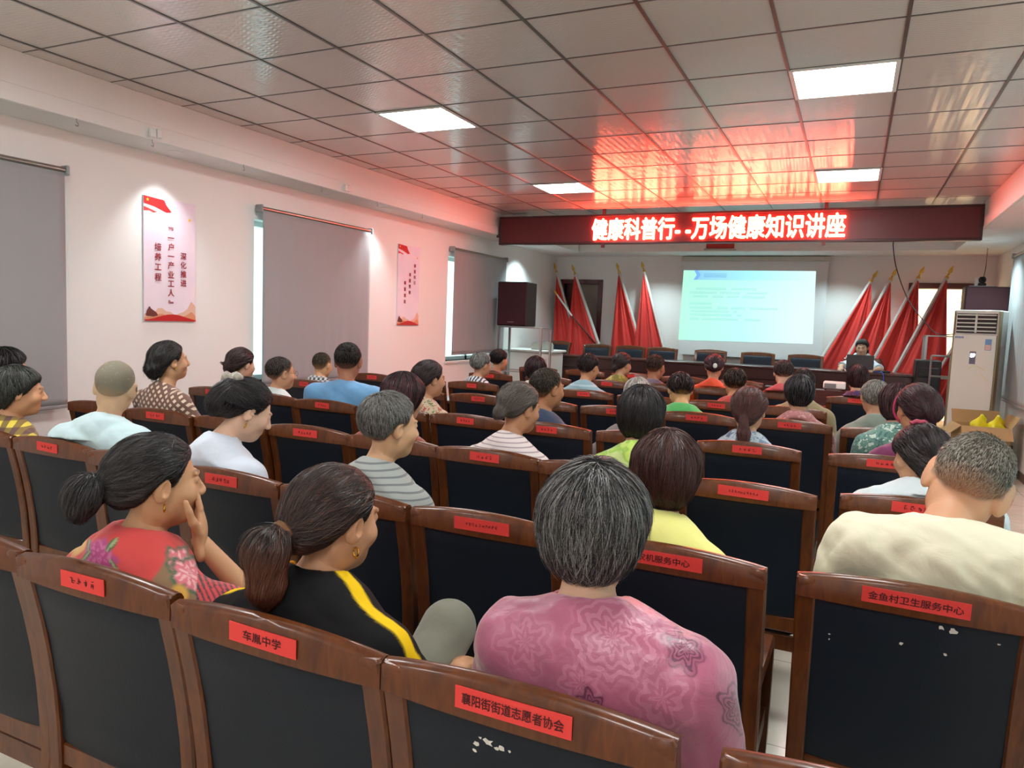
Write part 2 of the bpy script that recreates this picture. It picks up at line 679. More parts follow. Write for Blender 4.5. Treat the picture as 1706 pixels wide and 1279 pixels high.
# ------------------------------------------------------------------ posters on the left wall
m_post = None
def m_poster():
    m, g = newmat('pale_lilac_poster_print', .35)
    v, x, y, z = g.xyz()
    n = g.noise(v, 2.2, 3, dist=.6)
    g.l(g.ramp(n, [(.3, lin((226, 214, 232))), (.62, lin((238, 226, 236))), (.8, lin((232, 196, 206)))]), g.b.inputs['Base Color'])
    return m


M_RED = mat('printed_red', (190, 30, 32), .4)
M_RED2 = mat('printed_light_red', (206, 62, 56), .4)
M_ORANGE = mat('printed_orange', (216, 150, 112), .4)
M_PEACH = mat('printed_peach', (226, 186, 164), .4)
M_YELLOW = mat('printed_yellow', (246, 196, 60), .4)
M_INK = mat('printed_dark_ink', (60, 40, 40), .5)
M_MAROON = mat('printed_maroon_lettering', (150, 34, 46), .5)
mp_ = m_poster()


def poster(y0, y1, z0, z1, label, cols, scale):
    W, H = y1 - y0, z1 - z0
    t = thing('wall_poster', label, 'poster', (XL, (y0 + y1) / 2, (z0 + z1) / 2), 0, 'posters on the left wall')
    MB().box((.002, -W / 2, -H / 2), (.014, W / 2, H / 2)).build('board', mp_, t, smooth=False)
    f = lambda lvl: (lambda u, v, w: (.014 + .0012 * lvl + w * .001, u, v))
    def art(nm, poly, m, lvl):
        MB().prism(poly, .8, f(lvl)).build(nm, m, t, smooth=False)
    l, b, tp = -W / 2, -H / 2, H / 2
    art('printed_flag', [(l, tp), (l + .19 * W / .5, tp - .012), (l + .21 * W / .5, tp - .05), (l + .26 * W / .5, tp - .10), (l + .21 * W / .5, tp - .108), (l + .1 * W / .5, tp - .075), (l, tp - .06)], M_RED, 1)
    art('printed_flag_fold', [(l, tp - .085), (l + .12 * W / .5, tp - .115), (l + .09 * W / .5, tp - .125), (l + .05 * W / .5, tp - .112), (l, tp - .12)], M_RED2, 1)
    star = []
    for k in range(10):
        a = math.pi / 2 + k * math.pi / 5
        r = .016 if k % 2 == 0 else .007
        star.append((l + .035 + r * math.cos(a), tp - .028 + r * math.sin(a)))
    art('printed_star', star, M_YELLOW, 2)
    art('printed_sun', [(W * .38 + .012 * math.cos(a), tp - .14 + .012 * math.sin(a)) for a in [k * math.pi / 8 for k in range(16)]], M_YELLOW, 1)
    hill = [(l, b + .04)]
    for k in range(13):
        u = k / 12
        hill.append((l + W * u, b + .06 + .05 * math.exp(-((u - .32) / .12) ** 2) + .1 * math.exp(-((u - .93) / .13) ** 2) + .012 * math.sin(k * 2.4)))
    art('printed_far_hills', hill + [(-l, b)] + [(l, b)], M_PEACH, 1)
    hill = []
    for k in range(13):
        u = k / 12
        hill.append((l + W * u, b + .03 + .035 * math.exp(-((u - .3) / .1) ** 2) + .05 * math.exp(-((u - .9) / .1) ** 2) + .008 * math.sin(k * 3.1)))
    art('printed_near_hills', hill + [(-l, b), (l, b)], M_ORANGE, 2)
    art('printed_red_hill', [(l, b)] + [(l + W * k / 12, b + .012 + .045 * math.sin(math.pi * min(1, max(0, (k / 12 - .05) / .95))) ** 1.5) for k in range(13)] + [(-l, b)], M_RED, 3)
    art('printed_pavilion', [(l + .01, b + .05), (l + .02, b + .085), (l + .045, b + .12), (l + .06, b + .1), (l + .11, b + .07), (l + .125, b + .045), (l + .08, b + .035), (l + .02, b + .04)], mat('printed_brown', (104, 46, 40), .5), 4)
    for txt, u, v, dv, sz in cols:
        for i, chx in enumerate(txt):
            text_obj('printed_character', chx, sz, M_MAROON, t, (.0195, u, v - i * dv), (H90, 0, H90), bold=.0015)


poster(1.135, 1.64, 1.52, 2.52, 'lilac poster with red flag corner and large red writing between first two blinds',
       [('深化推进', .125, .05, .075, .062), ('﹃一户一产业工人﹄', .0, .265, .0755, .066), ('培养工程', -.125, .105, .082, .066)], 1)
poster(4.735, 5.235, 1.52, 2.53, 'lilac poster with smaller stepped writing between second and third blinds',
       [('尊重知识', .13, .26, .072, .05), ('尊重劳动', .02, .14, .075, .05), ('尊重创造', -.09, .03, .078, .05)], 1)

# hooks and little boxes along the left soffit edge
s4 = 430 / 1706
def on_x(px, py, x):
    d = ray(px, py)
    return CAM + d * ((x - CAM[0]) / d[0])
for i, (px, py) in enumerate([(127, 205), (253, 237), (405, 282), (535, 313), (628, 337), (703, 357)]):
    p = on_x(px, py, -.15)
    t = thing('cable_hook', ('small metal hook screwed under the left soffit edge, %s counting from the camera' % ['first', 'second', 'third', 'fourth', 'fifth', 'sixth'][i]), 'hook', (-.145, p[1], ZS), 0, 'hooks along the left soffit edge')
    MB().tube(smooth_path([(0, 0, .0), (0, 0, -.02), (0, .012, -.035), (0, .004, -.05), (0, -.01, -.042)], 4), .003, 6).build('hook', M_STEEL, t)
for y in (.93, 3.2):
    t = thing('junction_box', 'small white cable box on the left soffit edge ' + ('near the first poster' if y < 2 else 'past the second blind'), 'cable box', (-.155, y, ZS + .05), 0)
    MB().box((0, -.05, -.035), (.03, -.003, .03), .005).build('housing', M_WHITEP, t)
    MB().box((0, .003, -.03), (.03, .05, .035), .005).build('cover', M_WHITEP, t)

# ------------------------------------------------------------------ red LED sign
YS = 6.72
t = thing('led_sign', 'long dark red LED sign board with glowing Chinese lettering hung under the ceiling', 'LED sign', (2.88, YS, 2.925), 0)
SW, SH = 6.02, .40
MB().box((-SW / 2 + .03, 0, -SH / 2 + .025), (SW / 2 - .03, .02, SH / 2 - .025)).build('led_panel', mat('dark_red_led_panel', (82, 26, 32), .42, bump=.05, bump_scale=200), t, smooth=False)
f = MB()
f.box((-SW / 2, -.006, SH / 2 - .03), (SW / 2, .09, SH / 2), .004)
f.box((-SW / 2, -.006, -SH / 2), (SW / 2, .09, -SH / 2 + .03), .004)
f.box((-SW / 2, -.006, -SH / 2 + .03), (-SW / 2 + .035, .09, SH / 2 - .03), .004)
f.box((SW / 2 - .035, -.006, -SH / 2 + .03), (SW / 2, .09, SH / 2 - .03), .004)
f.box((-SW / 2 + .03, .03, -SH / 2 + .02), (SW / 2 - .03, .09, SH / 2 - .02))
f.build('sign_frame', mat('dark_maroon_frame', (52, 22, 28), .4), t, smooth=False)
led = bpy.data.materials.new('lit_red_led')
led.use_nodes = True
b = led.node_tree.nodes['Principled BSDF']
b.inputs['Base Color'].default_value = (.5, .02, .02, 1)
b.inputs['Emission Color'].default_value = (LED_EMIT[0] / LED_EMIT[0], LED_EMIT[1] / LED_EMIT[0], LED_EMIT[2] / LED_EMIT[0], 1)
b.inputs['Emission Strength'].default_value = LED_EMIT[0]
xa = on_y(987, 390, YS)[0] - 2.88
xb = on_y(1408, 378, YS)[0] - 2.88
text_obj('led_lettering', '健康科普行- -万场健康知识讲座', .3, led, t, ((xa + xb) / 2, -.016, -.005), (H90, 0, 0), bold=.007, extrude=.01, width=xb - xa, height=.285)
for x in (-1.42, 1.38):
    MB().box((x - .02, -.012, SH / 2), (x + .02, .03, ZC - 2.925)).build('hanger', M_DARKRED, t, smooth=False)
    MB().box((x - .02, -.012, -SH / 2 - .05), (x + .02, .03, -SH / 2)).build('hanger', M_DARKRED, t, smooth=False)
MB().box((-SW / 2 - .05, .02, -.09), (-SW / 2, .06, -.03)).build('end_bracket', mat('rusty_bracket', (90, 60, 50), .6), t, smooth=False)
MB().box((SW / 2, .02, -.03), (SW / 2 + .05, .06, .02)).build('end_bracket', mat('rusty_bracket'), t, smooth=False)

# ------------------------------------------------------------------ projection screen with the slide
t = thing('projection_screen', 'white pull-down projection screen showing a pale green slide on the front wall', 'projection screen', (3.05, 9.98, 2.1), 0)
MB().box((-1.2, -.03, .68), (1.2, .05, .76), .012).build('screen_housing', mat('ivory_screen_housing', (190, 184, 172), .35), t)
MB().box((-1.17, .012, -.95), (1.17, .017, .69)).build('screen_cloth', mat('white_screen_cloth', (214, 216, 216), .85), t, smooth=False)
sp = [np.array(on_y(px, py, 9.985)) - np.array((3.05, 9.98, 2.1)) for px, py in ((1139, 450), (1359.5, 451.5), (1354, 573), (1130, 566))]
def slide(u, v, d=0.0):
    p = (sp[0] * (1 - u) + sp[1] * u) * (1 - v) + (sp[3] * (1 - u) + sp[2] * u) * v
    return (p[0], .010 - d, p[2])
m, g = newmat('lit_slide_background', .9)
v_, x_, y_, z_ = g.xyz()
c = g.ramp(g.math('DIVIDE', g.math('ADD', x_, 1.15), 2.3), [(0.0, lin((180, 255, 226))), (.45, lin((190, 255, 245))), (.8, lin((222, 255, 255))), (1.0, lin((228, 255, 255)))])
g.b.inputs['Base Color'].default_value = (.06, .06, .06, 1)
g.l(c, g.b.inputs['Emission Color'])
g.b.inputs['Emission Strength'].default_value = SLIDE_EMIT * .8
def quad(name, u0, v0, u1, v1, mm, d):
    vs = [slide(u0, v0, d), slide(u1, v0, d), slide(u1, v1, d), slide(u0, v1, d)]
    return MB().add(vs, [(0, 1, 2, 3)]).build(name, mm, t, smooth=False, fix=False)
quad('slide_background', 0, 0, 1, 1, m, 0)
m, g = newmat('lit_slide_banner', .9)
v_, x_, y_, z_ = g.xyz()
c = g.ramp(g.math('DIVIDE', g.math('ADD', x_, 1.15), 2.3), [(.1, lin((148, 214, 250))), (.5, lin((176, 250, 255))), (.9, lin((222, 255, 255)))])
g.b.inputs['Base Color'].default_value = (.06, .06, .06, 1)
g.l(c, g.b.inputs['Emission Color'])
g.b.inputs['Emission Strength'].default_value = SLIDE_EMIT * .8
quad('slide_banner', .12, 0.0, .97, .135, m, .001)
mch = mat('lit_slide_arrow', (60, 60, 60), .9, emit=lin((124, 180, 240)), emit_strength=SLIDE_EMIT * .85)
MB().add([slide(.085, 0, .002), slide(.115, 0, .002), slide(.14, .065, .002), slide(.115, .135, .002), slide(.085, .135, .002), slide(.108, .065, .002)], [(0, 1, 2, 5), (5, 2, 3, 4)]).build('slide_arrow', mch, t, smooth=False, fix=False)
mtx = mat('lit_slide_text', (60, 60, 60), .9, emit=lin((140, 206, 206)), emit_strength=SLIDE_EMIT * .85)
mtb = mat('lit_slide_title', (60, 60, 60), .9, emit=lin((112, 170, 214)), emit_strength=SLIDE_EMIT * .85)
tx, tt = MB(), MB()
def dashes(mb, u0, u1, v, h, gaps=()):
    u = u0
    while u < u1:
        w = .012
        if not any(a < u < b_ for a, b_ in gaps):
            for dv in (0, .45, .8):
                mb.add([slide(u + random.uniform(0, .003), v + dv * h, .002), slide(u + w * .8, v + dv * h, .002), slide(u + w * .8, v + dv * h + h * .2, .002), slide(u, v + dv * h + h * .2, .002)], [(0, 1, 2, 3)])
        u += w
dashes(tt, .165, .34, .045, .05)
for u0, u1, v, gaps in ((.11, .57, .245, [(.35, .38)]), (.06, .65, .30, [(.27, .3), (.45, .5)]), (.09, .64, .355, [(.21, .24), (.32, .35), (.44, .47)]), (.065, .24, .455, []), (.07, .74, .515, [(.25, .28), (.36, .39), (.5, .53)]), (.08, .44, .565, [(.38, .41)]), (.08, .47, .615, [(.4, .44)]), (.08, .61, .675, [(.14, .17), (.45, .49)])):
    dashes(tx, u0, u1, v, .028, gaps)
tt.build('slide_title', mtb, t, smooth=False, fix=False)
tx.build('slide_text_lines', mtx, t, smooth=False, fix=False)

# ------------------------------------------------------------------ stage furniture
m, g = newmat('dark_brown_desk_wood', .32, coat=.3)
v_, x_, y_, z_ = g.xyz()
mp = g.n('ShaderNodeMapping')
mp.inputs['Scale'].default_value = (.6, 6, 6)
g.l(v_, mp.inputs[0])
g.l(g.ramp(g.noise(mp.outputs[0], 6, 6, dist=.5), [(.3, lin((58, 30, 28))), (.7, lin((84, 46, 40)))]), g.b.inputs['Base Color'])
M_DESK = m
DY0, DY1, DZ = 8.58, 9.08, 1.085
t = thing('stage_desk', 'long dark brown conference desk along the front of the stage', 'desk', (2.75, (DY0 + DY1) / 2, ZST), 0)
L = 2.72
MB().box((-L, -.25, DZ - ZST - .035), (L, .25, DZ - ZST), .006).build('desk_top', M_DESK, t)
MB().box((-L + .02, -.2, .0), (L - .02, -.17, DZ - ZST - .2), .004).build('front_panel', M_DESK, t)
MB().box((-L + .02, -.23, DZ - ZST - .2), (L - .02, -.2, DZ - ZST - .035), .004).build('upper_rail', mat('darker_desk_wood', (62, 32, 30), .3, coat=.3), t)
for x in (-L, -L / 3, L / 3, L - .04):
    MB().box((x, -.2, 0), (x + .04, .2, DZ - ZST - .035), .004).build('side_panel', M_DESK, t)

# flags
M_FLAG = None
m, g = newmat('red_flag_cloth', .62, sheen=.3)
g.b.inputs['Base Color'].default_value = (*lin((214, 50, 42)), 1)
M_FLAG = m
M_POLE = mat('white_flag_pole', (205, 205, 200), .3, metal=.1)


def flag(tip, foot, cloth_left, y, label, drop=1.55, fold=.03, w_top=.02):
    """a pole from tip down towards foot (x, z pairs); cloth hangs from just under the tip"""
    tx_, tz_ = tip
    fx_, fz_ = foot
    k = (fx_ - tx_) / (fz_ - tz_)
    bx = tx_ + k * (ZST + .1 - tz_)
    t = thing('standing_flag', label, 'flag', (bx, y, ZST), 0, 'red flags standing along the front wall')
    P = lambda x, z, dy=0.0: (x - bx, dy, z - ZST)
    dx = lambda z: tx_ + k * (z - tz_)
    MB().tube([P(dx(ZST + .02), ZST + .02), P(dx(tz_ - .18), tz_ - .18)], .029, 12).build('pole', M_POLE, t)
    fin = MB()
    ax = Vector((k, 0, 1)).normalized()
    base = Vector(P(dx(tz_ - .18), tz_ - .18))
    prof = [(.028, 0), (.03, .012), (.022, .03), (.01, .045), (.019, .06), (.01, .075), (.028, .10), (.024, .13), (.01, .18), (.001, .2)]
    rings = []
    s = ax.cross(Vector((0, 1, 0))).normalized()
    w = Vector((0, 1, 0))
    for r, q in prof:
        c = base + ax * q
        rings.append([tuple(c + s * r * math.cos(a) + w * r * .6 * math.sin(a)) for a in [2 * math.pi * i / 10 for i in range(10)]])
    fin.loft(rings)
    fin.build('finial', M_GOLD, t)
    MB().lathe([(.001, 0), (.14, 0), (.14, .03), (.05, .06), (.03, .12), (.001, .12)], 20).build('stand_base', M_STEEL, t)
    rows, cols = 34, 36
    sgn = 1 if cloth_left else -1
    vs, fs = [], []
    ph = random.uniform(0, 6)
    for i in range(rows + 1):
        q = i / rows
        z = tz_ - .2 - drop * q
        xp = dx(z)
        xf = dx(tz_ - .2) - sgn * (w_top + (.10 if w_top else .04) * q)
        for j in range(cols + 1):
            u = j / cols
            x = xp + (xf - xp) * u
            d = fold * min(1, .25 + 1.4 * q) * (math.sin(u * 19 + ph + 1.6 * math.sin(u * 5 + q * 1.5)) + .4 * math.sin(u * 41 + ph))
            vs.append(P(x, z - .03 * u * (1 - q), d - .022))
    n = cols + 1
    for i in range(rows):
        for j in range(cols):
            fs.append((i * n + j, i * n + j + 1, (i + 1) * n + j + 1, (i + 1) * n + j))
    cl = MB().add(vs, fs).build('flag_cloth', M_FLAG, t, angle=80)
    sm_ = cl.modifiers.new('thickness', 'SOLIDIFY')
    sm_.thickness = .002


FY = 9.86
def xz(px, py, y=None):
    p = on_y(px, py, y or FY)
    return (p[0], p[2])
flag(xz(923, 438), xz(965, 583), True, FY, 'red flag with white pole, leftmost, near the left loudspeaker', 1.75, fold=.028, w_top=.0)
for tip, foot, y, lab in (((953, 441), (998, 575), 9.81, 'red flag with white pole in front of the left doorway'),
                          ((1027, 438), (1068, 578), 9.86, 'red flag with white pole just right of the left doorway'),
                          ((1069, 436), (1105, 580), 9.81, 'red flag with white pole nearest the left side of the screen')):
    flag(xz(*tip, y), xz(*foot, y), True, y, lab, 1.6)
for tip, foot, y, lab in (((1463, 450), (1370, 595), 9.88, 'red flag leaning right, nearest the right side of the screen'),
                          ((1494, 447), (1418, 585), 9.83, 'red flag leaning right, behind the seated speaker'),
                          ((1540, 444), (1462, 588), 9.78, 'red flag leaning right, between the speaker and the lit doorway'),
                          ((1588, 443), (1494, 612), 9.73, 'red flag leaning right in front of the bright right doorway'),
                          ((1640, 500), (1585, 585), 9.68, 'red flag mostly hidden behind the white air conditioner')):
    flag(xz(*tip, y), xz(*foot, y), False, y, lab, 1.5, w_top=.02)
# the short pole leaning across the leftmost flag
p0, p1 = on_y(922, 482, 9.5), on_y(953, 526, 9.5)
t = thing('flag_pole', 'short bare flag pole with gold tip leaning across the leftmost flag', 'flag pole', (p1[0], 9.5, p1[2]), 0)
d = Vector(p0 - p1)
d.y = 0
MB().tube([(0, 0, 0), tuple(d * .8)], .016, 8).build('pole', M_POLE, t)
MB().tube([tuple(d * .8), tuple(d * .86), tuple(d * .93), tuple(d)], [.014, .024, .014, .002], 8).build('finial', M_GOLD, t)
MB().tube([(0, 0, 0), tuple(-d * 1.2 + Vector((0, .25, 0)))], .015, 8).build('lower_pole', M_DARKRED, t)


# loudspeakers on steel stands
def loudspeaker(x, y, z, w, h, d, label, rz=0.0):
    t = thing('loudspeaker', label, 'loudspeaker', (x, y, z), rz)
    MB().box((-w / 2, -d / 2 + .02, 0), (w / 2, d / 2, h), .012).build('cabinet', mat('dark_speaker_cabinet', (46, 30, 32), .5), t)
    MB().box((-w / 2 + .012, -d / 2, .012), (w / 2 - .012, -d / 2 + .022, h - .012), .008).build('grille', mat('dark_maroon_grille_cloth', (62, 26, 34), .8, bump=.3, bump_scale=400), t)
    lg = MB()
    for k in range(9):
        lg.box((-.055 + k * .012, -d / 2 - .002, .055), (-.047 + k * .012, -d / 2, .067 if k % 2 else .071))
    lg.build('badge', mat('pale_badge', (170, 150, 150), .4, metal=.4), t, smooth=False)
    MB().box((w / 2, -.05, h * .45), (w / 2 + .004, .05, h * .62), .001).build('side_handle', M_BLACK, t)


def steel_stand(x, y, z0, w, d, h, label, m=None):
    t = thing('equipment_stand', label, 'stand', (x, y, z0))
    m = m or M_STEEL
    for sx in (-1, 1):
        for sy in (-1, 1):
            MB().box((sx * (w / 2 - .015) - .015, sy * (d / 2 - .015) - .015, 0), (sx * (w / 2 - .015) + .015, sy * (d / 2 - .015) + .015, h)).build('leg', m, t, smooth=False)
    f = MB()
    f.box((-w / 2, -d / 2, h), (w / 2, d / 2, h + .02), .003)
    f.build('top_shelf', m, t)
    f = MB()
    for zz in (.25, h * .55):
        f.box((-w / 2, -d / 2, zz), (w / 2, -d / 2 + .02, zz + .02))
        f.box((-w / 2, d / 2 - .02, zz), (w / 2, d / 2, zz + .02))
    f.build('cross_rail', m, t, smooth=False)


steel_stand(.02, 7.45, 0, .74, .42, 1.52, 'tall steel tube stand under the left loudspeaker')
loudspeaker(-.14, 7.45, 1.545, .5, .68, .40, 'black upright loudspeaker on the steel stand by the left window')
steel_stand(5.98, 8.95, ZST, .8, .42, 1.3, 'tall steel stand behind the white air conditioner')
loudspeaker(6.27, 8.95, ZST + 1.325, .52, .68, .38, 'black loudspeaker above the white air conditioner')

# equipment rack between the flags and the air conditioner
p = on_y(1577, 640, 8.5)
t = thing('equipment_rack', 'black audio equipment rack between the red flags and white air conditioner', 'equipment rack', (5.62, 8.45, ZST))
MB().box((-.16, -.2, .05), (.14, .25, .98), .01).build('cabinet', M_BLACK, t)
for i in range(6):
    MB().box((-.13, -.212, .12 + i * .13), (.11, -.2, .23 + i * .13), .004).build('rack_unit', mat('rack_unit_face', (40, 40, 44), .4, metal=.3), t)
MB().box((-.1, -.214, .14), (-.085, -.211, .15)).build('status_lamp', mat('lit_green_lamp', (20, 200, 80), .4, emit=(.05, 1, .3), emit_strength=3), t, smooth=False)
fr = MB()
for a, b in (((.0, -.33, 0), (.0, -.33, 1.05)), ((.22, -.33, 0), (.22, -.33, 1.05)), ((.0, -.33, .78), (.22, -.33, .78)), ((.0, -.33, 1.05), (.22, -.33, 1.05)), ((.0, -.33, .3), (.22, -.33, .3))):
    fr.tube([a, b], .014, 6)
fr.build('outer_frame', M_STEEL, t)

# air conditioner
t = thing('air_conditioner', 'tall white floor-standing air conditioner with gold trim on the right', 'air conditioner', (6.13, 8.02, ZST), math.radians(-24))
AW, AD, AH = .50, .36, 1.655
MB().box((-AW / 2, -AD / 2 + .02, 0), (AW / 2, AD / 2, AH), .012).build('cabinet', mat('white_appliance_shell', (236, 238, 236), .35), t)
MB().box((-AW / 2 + .01, -AD / 2 - .012, .02), (AW / 2 - .012, -AD / 2 + .022, AH - .31), .006).build('front_panel', mat('pale_front_panel', (236, 240, 232), .22, coat=.4), t)
MB().box((AW / 2 - .004, -AD / 2 - .006, .02), (AW / 2 + .006, -AD / 2 + .11, AH - .01), .003).build('gold_trim', mat('champagne_trim', (178, 156, 112), .35, metal=.3), t)
MB().box((-AW / 2 - .006, -AD / 2 - .006, .02), (-AW / 2 + .006, -AD / 2 + .03, AH - .01), .003).build('gold_trim', mat('champagne_trim'), t)
MB().box((-AW / 2 + .03, -AD / 2 + .0, AH - .29), (AW / 2 - .03, -AD / 2 + .022, AH - .045)).build('vent_opening', mat('dark_vent', (52, 42, 40), .6), t, smooth=False)
MB().box((-AW / 2 + .01, -AD / 2 - .01, AH - .045), (AW / 2 - .01, -AD / 2 + .022, AH - .003), .004).build('vent_surround', mat('pale_front_panel'), t)
for i in range(5):
    z = AH - .27 + i * .05
    MB().box((-AW / 2 + .03, -AD / 2 - .012, z), (AW / 2 - .03, -AD / 2 + .008, z + .016), .003).build('louvre', mat('pale_front_panel'), t)
MB().box((-.012, -AD / 2 - .014, AH - .285), (.012, -AD / 2, AH - .05), .003).build('centre_bar', mat('pale_front_panel'), t)
MB().box((AW / 2 - .13, -AD / 2 - .014, AH - .50), (AW / 2 - .06, -AD / 2 - .012, AH - .36)).build('energy_sticker', mat('blue_white_sticker', (120, 160, 210), .5), t, smooth=False)
MB().box((AW / 2 - .125, -AD / 2 - .0145, AH - .495), (AW / 2 - .065, -AD / 2 - .013, AH - .43)).build('energy_sticker_lower_half', mat('pink_sticker', (226, 190, 184), .5), t, smooth=False)
MB().box((-.04, -AD / 2 - .014, AH - .68), (.03, -AD / 2 - .012, AH - .52), .001).build('control_display', mat('grey_display', (112, 118, 136), .3), t, smooth=False)
text_obj('display_digits', '27', .05, mat('lit_display', (200, 210, 255), .5, emit=(.8, .85, 1), emit_strength=1.5), t, (-.005, -AD / 2 - .0148, AH - .57), (H90, 0, 0), bold=.01)
lg = MB()
for k in range(5):
    lg.box((-AW / 2 + .03 + k * .02, -AD / 2 - .014, AH - .36), (-AW / 2 + .045 + k * .02, -AD / 2 - .012, AH - .335))
lg.build('badge', mat('blue_badge', (110, 140, 190), .4), t, smooth=False)
lg = MB()
lg.tube(smooth_path([(-.05, -AD / 2 - .013, AH - .74), (.03, -AD / 2 - .013, AH - .70), (.14, -AD / 2 - .013, AH - .745)], 6), .006, 5)
lg.tube([(.1, -AD / 2 - .013, AH - .80), (.18, -AD / 2 - .013, AH - .88)], .006, 5)
lg.build('gold_print', mat('pale_gold_print', (236, 236, 200), .3), t)

# webcam on the loudspeaker, with its lead
p = on_y(1632, 466, 8.95)
t = thing('conference_camera', 'small black and white conference camera on the right loudspeaker', 'camera', (6.22, 8.95, ZST + 1.325 + .68))
MB().box((-.16, -.12, 0), (.16, .12, .012), .004).build('mount_plate', M_GREYMETAL, t)
MB().lathe([(.001, .012), (.05, .012), (.05, .05), (.03, .06), (.001, .06)], 20).build('base', M_BLACK, t)
MB().lathe([(.001, .06), (.036, .065), (.045, .09), (.045, .115), (.03, .14), (.001, .145)], 20).build('camera_head', M_BLACK, t)
MB().box((-.09, -.02, .02), (-.05, .03, .13), .006).build('side_cap', M_WHITEP, t)
MB().lathe([(.001, -.05), (.018, -.05), (.02, -.03), (.001, -.03)], 14, (0, 0, .1), 'y').build('lens', mat('black_glass', (8, 8, 12), .1), t)
pts = [(6.24, 8.9, 2.86), (6.24, 8.9, 2.6), (6.23, 8.93, 2.47)]
tag(tube_obj('camera_lead', pts, .005, M_BLACK, None, 6), 'thin black lead dropping from the soffit to the conference camera', 'cable')
pts = smooth_path([tuple(on_y(a, b_, 8.3 if i < 5 else 8.2)) for i, (a, b_) in enumerate([(1487, 402), (1493, 445), (1512, 497), (1538, 533), (1562, 556), (1598, 556)])], 6)
pts[0] = np.array((pts[0][0], pts[0][1], 3.19))
tag(tube_obj('power_cable', pts, .007, M_BLACK, None, 6), 'black power cable sagging from the ceiling across the right flags', 'cable')
t = thing('wall_plaque', 'small red plate on the front soffit above the projection screen', 'plaque', (2.62, 9.22, 2.955))
MB().box((-.22, -.02, -.04), (.22, 0, .045), .004).build('plate', M_RED2, t)
MB().box((-.25, -.05, -.075), (.25, 0, -.045), .004).build('ledge', mat('ivory_screen_housing'), t)

# lectern with microphones on the left of the stage
t = thing('lectern_console', 'white lectern console with a rounded back at the left of the stage', 'lectern', (-.06, 8.15, ZST))
MB().box((-.42, -.28, 0), (.36, .28, .80), .02).build('cabinet', M_WHITEP, t)
MB().box((-.46, -.32, .80), (.40, .32, .84), .01).build('top', M_WHITEP, t)
MB().prism([(-.02, .84), (.36, .84), (.36, .93), (.33, .965), (.25, .985), (.12, .985), (.03, .965), (-.02, .93)], .03, lambda u, v, w: (u, -.2 + w, v)).build('rounded_back', mat('pale_green_panel', (196, 214, 206), .3), t, angle=30)
for i in range(3):
    MB().box((-.02, -.288, .2 + i * .18), (.3, -.28, .34 + i * .18), .004).build('drawer', mat('pale_grey_drawer', (196, 204, 202), .4), t)
MT = [(823, 529), (827, 529), (833, 531)]
for i, (px, py) in enumerate(MT):
    q = on_y(px, py, 8.15)
    t2 = thing('gooseneck_microphone', 'thin black gooseneck microphone on the lectern, %s of three' % ['leftmost', 'middle', 'rightmost'][i], 'microphone', (q[0] + .05 + .02 * i, 8.13, ZST + .84), 0, 'gooseneck microphones')
    hz = q[2] - ZST - .84
    MB().lathe([(.001, 0), (.035, 0), (.03, .015), (.001, .018)], 16).build('base', M_BLACK, t2)
    MB().tube(smooth_path([(0, 0, .01), (-.02 - .02 * i, 0, hz * .5), (-.05 - .02 * i, .0, hz)], 6), .005, 6).build('gooseneck', M_BLACK, t2)
    MB().tube([(-.05 - .02 * i, 0, hz - .01), (-.055 - .02 * i, -.01, hz + .03)], .013, 8).build('head', M_BLACK, t2)

# laptop, mouse, cable and microphone on the stage desk
t = thing('laptop', 'open grey laptop in front of the seated speaker', 'laptop', (4.78, 8.78, DZ))
MB().box((-.18, -.02, 0), (.18, .24, .016), .005).build('keyboard_deck', mat('grey_laptop_shell', (96, 98, 104), .35, metal=.5), t)
MB().box((-.18, -.012, 0), (.18, -.004, .235), .004, Matrix.Translation((0, -.02, .012)) @ Matrix.Rotation(.22, 4, 'X')).build('screen_lid', mat('grey_laptop_shell'), t)
t = thing('desk_microphone', 'small black desk microphone right of the seated speaker', 'microphone', (5.12, 8.8, DZ))
MB().box((-.06, -.05, 0), (.06, .05, .03), .008).build('base', M_BLACK, t)
MB().tube(smooth_path([(0, 0, .03), (-.04, 0, .12), (-.1, 0, .22)], 5), .005, 6).build('gooseneck', M_BLACK, t)
pts = smooth_path([(4.98, 8.75, DZ + .006), (5.06, 8.6, DZ + .01), (5.09, 8.565, DZ - .05), (5.09, 8.56, .7), (5.08, 8.55, ZST + .01)], 5)
tag(tube_obj('blue_cable', pts, .008, mat('blue_cable_skin', (60, 90, 190), .4), None, 6), 'blue cable hanging down the front of the stage desk', 'cable')

